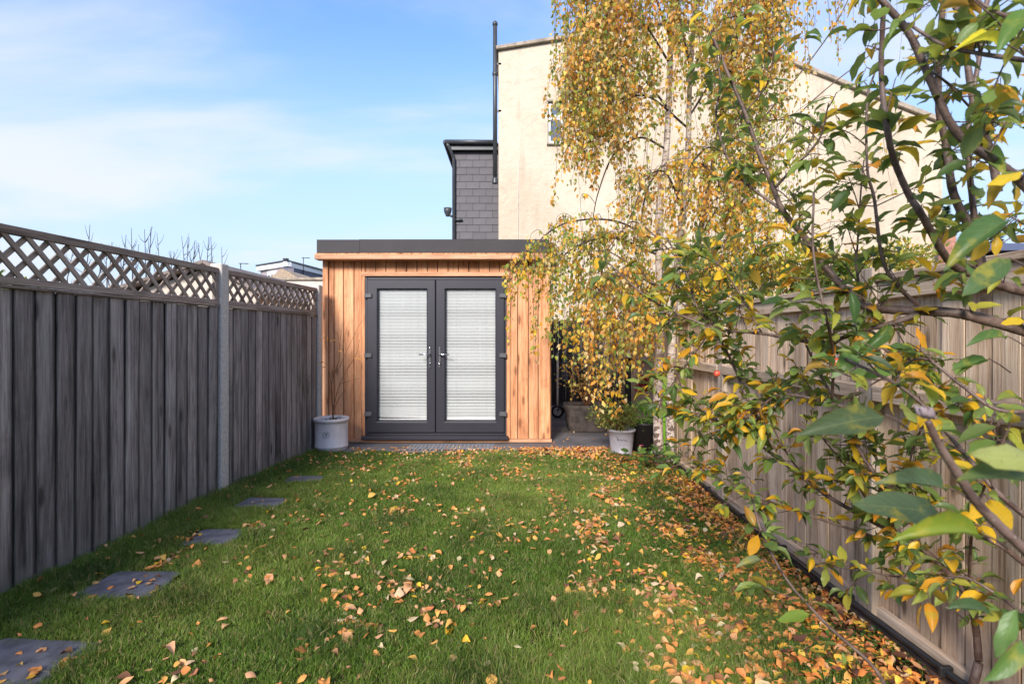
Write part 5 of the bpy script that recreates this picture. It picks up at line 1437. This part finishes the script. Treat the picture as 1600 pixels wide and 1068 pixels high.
# ------------------------------------------------------------------ beyond the left fence
nb = thing('neighbour_shed', 'neighbouring outbuilding with shallow grey roof seen through the near trellis', 'outbuilding', (-4.9, 8.2, -.25))
obj('wall', poly_prism([(-1.15, 0), (1.05, 0), (1.05, 2.20), (0.35, 2.60), (-1.15, 2.12)], 'y', 0, 2.4, M['cream_far']), nb)
for (a, b_) in (((-1.35, 2.10), (0.35, 2.62)), ((0.35, 2.62), (1.25, 2.12))):
    L = math.hypot(b_[0] - a[0], b_[1] - a[1])
    obj('roof', boxmesh(L, 2.8, .05, M['roof_tile'], .004), nb, ((a[0] + b_[0]) / 2, 1.2, (a[1] + b_[1]) / 2 + .05), (0, -math.atan2(b_[1] - a[1], b_[0] - a[0]), 0))
ext = thing('neighbour_extension', 'low pinkish cream extension with dark opening seen through the far trellis', 'building', (P(420, 460, 15).x, 15, -.25))
bx('wall', -1.9, 1.9, 0, 3, 1.9, 3.12, M['cream_far'], ext, .01)
bx('wall', -1.9, 1.9, .35, 3, 0, 1.88, M['brick_far'], ext, .01)
bx('coping', -1.95, 1.95, -.06, 3.05, 3.125, 3.2, M['coping'], ext, .01)
bx('window', -1.5, .9, .30, .345, 1.1, 1.8, M['far_glass'], ext)
# distant dormer house
YD = 36.
def DP(px, py, Y=YD): return P(px, py, Y)
c0 = DP(450, 408); l0_ = DP(407, 412, 38.5); r0_ = DP(512, 420, 42.)
dh = thing('dormer_house', 'distant house with a white-edged flat-roofed dormer above the far trellis', 'house', (c0.x, c0.y, 0))
def quad_wall(name, a, b_, z0a, z0b, z1a, z1b, depth, m, parent, base):
    d_ = (b_ - a); nrm = Vector((-d_.y, d_.x, 0)).normalized() * depth
    V = []
    for off_ in (Vector((0, 0, 0)), nrm):
        V += [(a.x + off_.x, a.y + off_.y, z0a), (b_.x + off_.x, b_.y + off_.y, z0b), (b_.x + off_.x, b_.y + off_.y, z1b), (a.x + off_.x, a.y + off_.y, z1a)]
    V = [(v[0] - base.x, v[1] - base.y, v[2]) for v in V]
    bm = bmesh.new(); vv = [bm.verts.new(v) for v in V]
    for f in [[0, 1, 2, 3], [7, 6, 5, 4], [0, 4, 5, 1], [1, 5, 6, 2], [2, 6, 7, 3], [3, 7, 4, 0]]: bm.faces.new([vv[q] for q in f])
    bmesh.ops.recalc_face_normals(bm, faces=bm.faces)
    me = bpy.data.meshes.new(name); bm.to_mesh(me); bm.free(); me.materials.append(m)
    return obj(name, me, parent)
bs = Vector((c0.x, c0.y, 0)); zt = c0.z
quad_wall('wall', l0_, c0, 0, 0, zt - .35, zt - .35, .4, M['lilac_far'], dh, bs)
quad_wall('wall', c0 + Vector((.002, 0, 0)), r0_, 0, 0, zt - .35, zt - .35, .4, M['blue_slate_far'], dh, bs)
quad_wall('fascia', l0_ + Vector((-.25, -.1, 0)), c0 + Vector((0, -.12, 0)), zt - .34, zt - .34, zt - .05, zt - .05, .3, M['white'], dh, bs)
quad_wall('fascia', c0 + Vector((.003, -.12, 0)), r0_ + Vector((.1, -.12, 0)), zt - .34, zt - .34, zt - .05, zt - .05, .3, M['white'], dh, bs)
rf = obj('roof', poly_prism([(l0_.x - .3 - bs.x, l0_.y - .1 - bs.y), (0.02, -.2), (r0_.x + .2 - bs.x, r0_.y - .2 - bs.y), (r0_.x - 1.5 - bs.x, r0_.y + 4 - bs.y), (l0_.x - .3 - bs.x, l0_.y + 3 - bs.y)], 'z', zt - .04, zt + .08, M['gutter']), dh)
wd = quad_wall('window', l0_.lerp(c0, .30) + Vector((-.04, -.1, 0)), l0_.lerp(c0, .62) + Vector((-.04, -.1, 0)), zt - 1.75, zt - 1.75, zt - .5, zt - .5, .1, M['white'], dh, bs)
for u in (.34, .45, .54):
    quad_wall('pane', l0_.lerp(c0, u) + Vector((-.05, -.14, 0)), l0_.lerp(c0, u + .06) + Vector((-.05, -.14, 0)), zt - 1.6, zt - 1.6, zt - .75, zt - .75, .03, M['far_glass'], dh, bs)
obj('flue', lathe([(.16, 0), (.16, .28), (.2, .28), (.2, .36), (0, .38)], M['gutter'], 12), dh, (l0_.lerp(c0, .7).x - bs.x, 1.8, zt + .08))
bg_ = thing('brick_gable', 'yellow brick gable end rising just above the far trellis in front of the dormer', 'building', (P(445, 440, 30).x, 30, 0))
gz = lambda py: CH + (527 - py) * 30 / F
gxx = lambda px: (px - 445) * 30 / F
obj('wall', poly_prism([(gxx(415), 0), (gxx(520), 0), (gxx(520), gz(441)), (gxx(470), gz(437)), (gxx(452), gz(425)), (gxx(440), gz(419)), (gxx(428), gz(429)), (gxx(415), gz(435))], 'y', 0, 4, M['brick_far']), bg_)
obj('roof', poly_prism([(gxx(465), gz(440)), (gxx(520), gz(443)), (gxx(520), gz(436)), (gxx(462), gz(433))], 'y', .3, 3.8, M['roof_tile']), bg_)
for px, py0, py1, Y, lb_ in ((474, 419, 402, 38, 'thin television aerial on the distant dormer roof'), (376, 424, 411, 34, 'thin television aerial standing left of the distant dormer')):
    b0 = P(px, py0, Y); an = thing('television_aerial', lb_, 'aerial', b0)
    hgt = (py0 - py1) * Y / F
    tb = Tubes(); tb.add([(0, 0, -.6), (0, 0, hgt)], .03, sides=5); tb.build('mast', M['gutter'], an)
    tb = Tubes(); tb.add([(-.1, 0, hgt * .95), (.35, .2, hgt)], .022, sides=4)
    for q in range(5):
        x = -.05 + q * .09; tb.add([(x, -.15 + .04 * q, hgt * .96), (x + .04, .2 + .04 * q, hgt * .98)], .012, sides=4)
    tb.build('boom', M['gutter'], an)
ph = thing('distant_terrace', 'faint distant terrace roofline behind the left trellis', 'houses', (-14, 34, -.25))
obj('wall', poly_prism([(-9, 0), (1.2, 0), (1.2, 4.3), (-9, 4.3)], 'y', 0, 6, M['lilac_far']), ph)
obj('roof', poly_prism([(-.3, 4.31), (6.3, 4.31), (3, 5.2)], 'x', -9.2, 1.4, M['roof_tile']), ph)

# bare twiggy tree and green tree beyond the left fence
def bare_tree(name, label, base, px_list, Y, h_from, h_to):
    t_ = thing(name, label, 'tree', base)
    bo_ = Vector(base)
    tr_ = Tubes(); tr_.add([(0, 0, 0), (.05, 0, base[2] + 1.2)], .10, .07, sides=9); tr_.build('trunk', M['twig_dark'], t_)
    tt = Tubes()
    for px in px_list:
        top = P(px + random.uniform(-6, 6), random.uniform(*h_to), Y + random.uniform(-.8, .8)) - bo_
        st_ = Vector((.05, 0, 1.1)) ; mid = P(px, h_from + 25, Y) - bo_
        c = catmull([st_, mid + Vector((random.uniform(-.1, .1), 0, 0)), mid.lerp(top, .5) + Vector((random.uniform(-.05, .05), 0, 0)), top], 14)
        tt.add(c, .016, .003, sides=5)
        for q in range(7):
            k = random.randint(5, 12); d_ = Vector((random.uniform(-1, 1), random.uniform(-1, 1), random.uniform(.5, 1.6))).normalized() * random.uniform(.12, .35)
            tt.add(catmull([c[k], c[k] + d_ * .6, c[k] + d_ + Vector((0, 0, .06))], 4), .007, .002, sides=3)
    tt.build('branches', M['twig_dark'], t_)
    return t_
bare_tree('bare_tree', 'pollarded bare tree with upright thin twigs above the near trellis', (P(185, 500, 10.5).x, 10.5, -.2), [110, 135, 155, 168, 175, 185, 196, 203, 212, 226, 236, 245], 10.5, 430, (350, 388))
bare_tree('bare_tree', 'pollarded bare tree with upright thin twigs left of the concrete post', (P(300, 500, 11.2).x, 11.2, -.2), [262, 276, 287, 296, 301, 309, 314, 322, 334, 341], 11.2, 440, (368, 395))
gt = thing('evergreen_bush', 'dark green leafy bush behind the leftmost trellis squares', 'bush', (P(10, 440, 6.2).x, 6.2, -.2))
tb = Tubes(); tb.add([(0, 0, 0), (0, 0, 1.6)], .06, .03, sides=8); tb.build('trunk', M['twig_brown'], gt)
foliage('crown', gt, 2600, (.55, .5, .55), (-.1, 0, 1.72), [(4, (.07, .11, .025)), (3, (.14, .19, .04)), (1, (.36, .34, .06))], (.04, .07), M['leaf_small'], shell=.6)

# ------------------------------------------------------------------ beyond the right fence
def hedge(px, py, Y, ell, n, lab, pal):
    c = P(px, py, Y); h_ = thing('shrub', lab, 'shrub', (c.x, Y, -.2))
    st_ = Tubes()
    for q in range(14):
        st_.add(catmull([(random.uniform(-.1, .1), 0, 0), (random.uniform(-.2, .2), 0, c.z * .6), (random.uniform(-ell[0], ell[0]) * .8, random.uniform(-.2, .2), c.z + .2 + random.uniform(0, ell[2]) * .7)], 6), .012, .004, sides=4)
    st_.build('stems', M['twig_brown'], h_, kind='stuff')
    foliage('crown', h_, n, ell, (0, 0, c.z + .2), pal, (.035, .06), M['leaf_small'], shell=.55)
GRN = [(5, (.10, .15, .035)), (4, (.18, .24, .05)), (2, (.30, .33, .07)), (1, (.55, .40, .08))]
YEL = [(3, (.20, .25, .05)), (4, (.40, .40, .08)), (3, (.60, .44, .08)), (1, (.60, .30, .06))]
hedge(1130, 440, 6.9, (.75, .5, .42), 3000, 'green shrub showing above the tan fence right behind the birch', GRN)
hedge(1240, 425, 5.6, (.50, .4, .30), 2000, 'yellow-green shrub topping the tan fence in front of the cream wall', YEL)
hedge(1320, 432, 5.0, (.30, .3, .24), 1000, 'small olive shrub just above the fence left of the tall post', GRN)
hedge(1410, 412, 6.0, (.45, .4, .26), 1200, 'sunlit golden shrub above the cap rail below the right end of the cream wall', YEL)
bs2 = thing('brick_pier', 'short red brick pier at the right foot of the cream wall', 'wall', (P(1480, 380, 13.6).x, 13.6, -.25))
bx('pier', -.14, .14, -.1, .1, 0, P(0, 362, 13.6).z + .25, plain('red_brick', (.36, .17, .12), .9, nscale=8, namt=.3), bs2)
bx('pier_cap', -.17, .17, -.13, .13, P(0, 362, 13.6).z + .253, P(0, 360, 13.6).z + .33, M['coping'], bs2)
for px, py, Y, lb_ in ((1478, 330, 22, 'small dark conifer tip just right of the cream wall'), (1556, 352, 24, 'distant conifer between the apple branches on the right')):
    c = P(px, py, Y); t_ = thing('conifer', lb_, 'tree', (c.x, Y, -.25))
    tb = Tubes(); tb.add([(0, 0, 0), (0, 0, c.z)], .12, .02, sides=7); tb.build('trunk', M['twig_brown'], t_)
    n_ = 2200; zz = rng.random(n_) ** .7; r_ = (1 - zz) * 1.1 * rng.random(n_) ** .5; a = rng.uniform(0, 6.28, n_)
    p_ = np.stack([np.cos(a) * r_, np.sin(a) * r_, 1.5 + zz * (c.z - 1.1)], -1)
    cc, _ = pick([(1, (.025, .05, .03)), (1, (.04, .07, .035))], n_)
    scatter('crown', NARV, BF, p_, frames(np.stack([np.cos(a), np.sin(a), np.full(n_, .5)], -1), np.tile([0, 0, 1.], (n_, 1))), rng.uniform(.1, .2, n_), cc, M['leaf_small'], t_, kind='stuff')
rh2 = thing('slate_roofed_house', 'low slate-roofed house far right between apple branches', 'house', (P(1570, 400, 20).x, 20, -.25))
bx('wall', -1.6, 5, 0, 5, 0, P(0, 388, 20).z, M['lilac_far'], rh2)
obj('roof', poly_prism([(-.4, P(0, 387, 20).z + .1), (5.4, P(0, 387, 20).z + .1), (2.5, P(0, 368, 20).z + .4)], 'x', -1.9, 5.4, M['blue_slate_far']), rh2)

# ------------------------------------------------------------------ the garden's own house, behind the camera
own = thing('terraced_house', 'brick terraced house standing behind the camera at the near end of the garden', 'house', (-1.5, -13.0, -.25))
bx('wall', -9, 9, -7.5, 0, 0, 5.35, M['brick_far'], own)
obj('roof', poly_prism([(.35, 5.3), (-3.75, 7.75), (-7.85, 5.3), (-7.6, 5.2), (.1, 5.2)], 'x', -9.2, 9.2, M['roof_tile']), own)
for x, z in ((-3.2, 3.5), (.2, 3.5), (3.6, 3.5), (-3.2, 1.2)):
    w_ = bx('window', x - .6, x + .6, .003, .06, z - .6, z + .6, M['white'], own, .01)
    bx('pane', -.5, -.03, .031, .036, -.5, .5, M['far_glass'], w_); bx('pane', .03, .5, .031, .036, -.5, .5, M['far_glass'], w_)
dd_ = bx('patio_door', -.1, 2.7, .003, .06, .3, 2.4, M['white'], own, .01)
bx('pane', -1.3, -.04, .031, .036, -.95, .95, M['far_glass'], dd_); bx('pane', .04, 1.3, .031, .036, -.95, .95, M['far_glass'], dd_)
print('leaves birch', n_birch, 'apple', len(pos), 'fallen', nF)
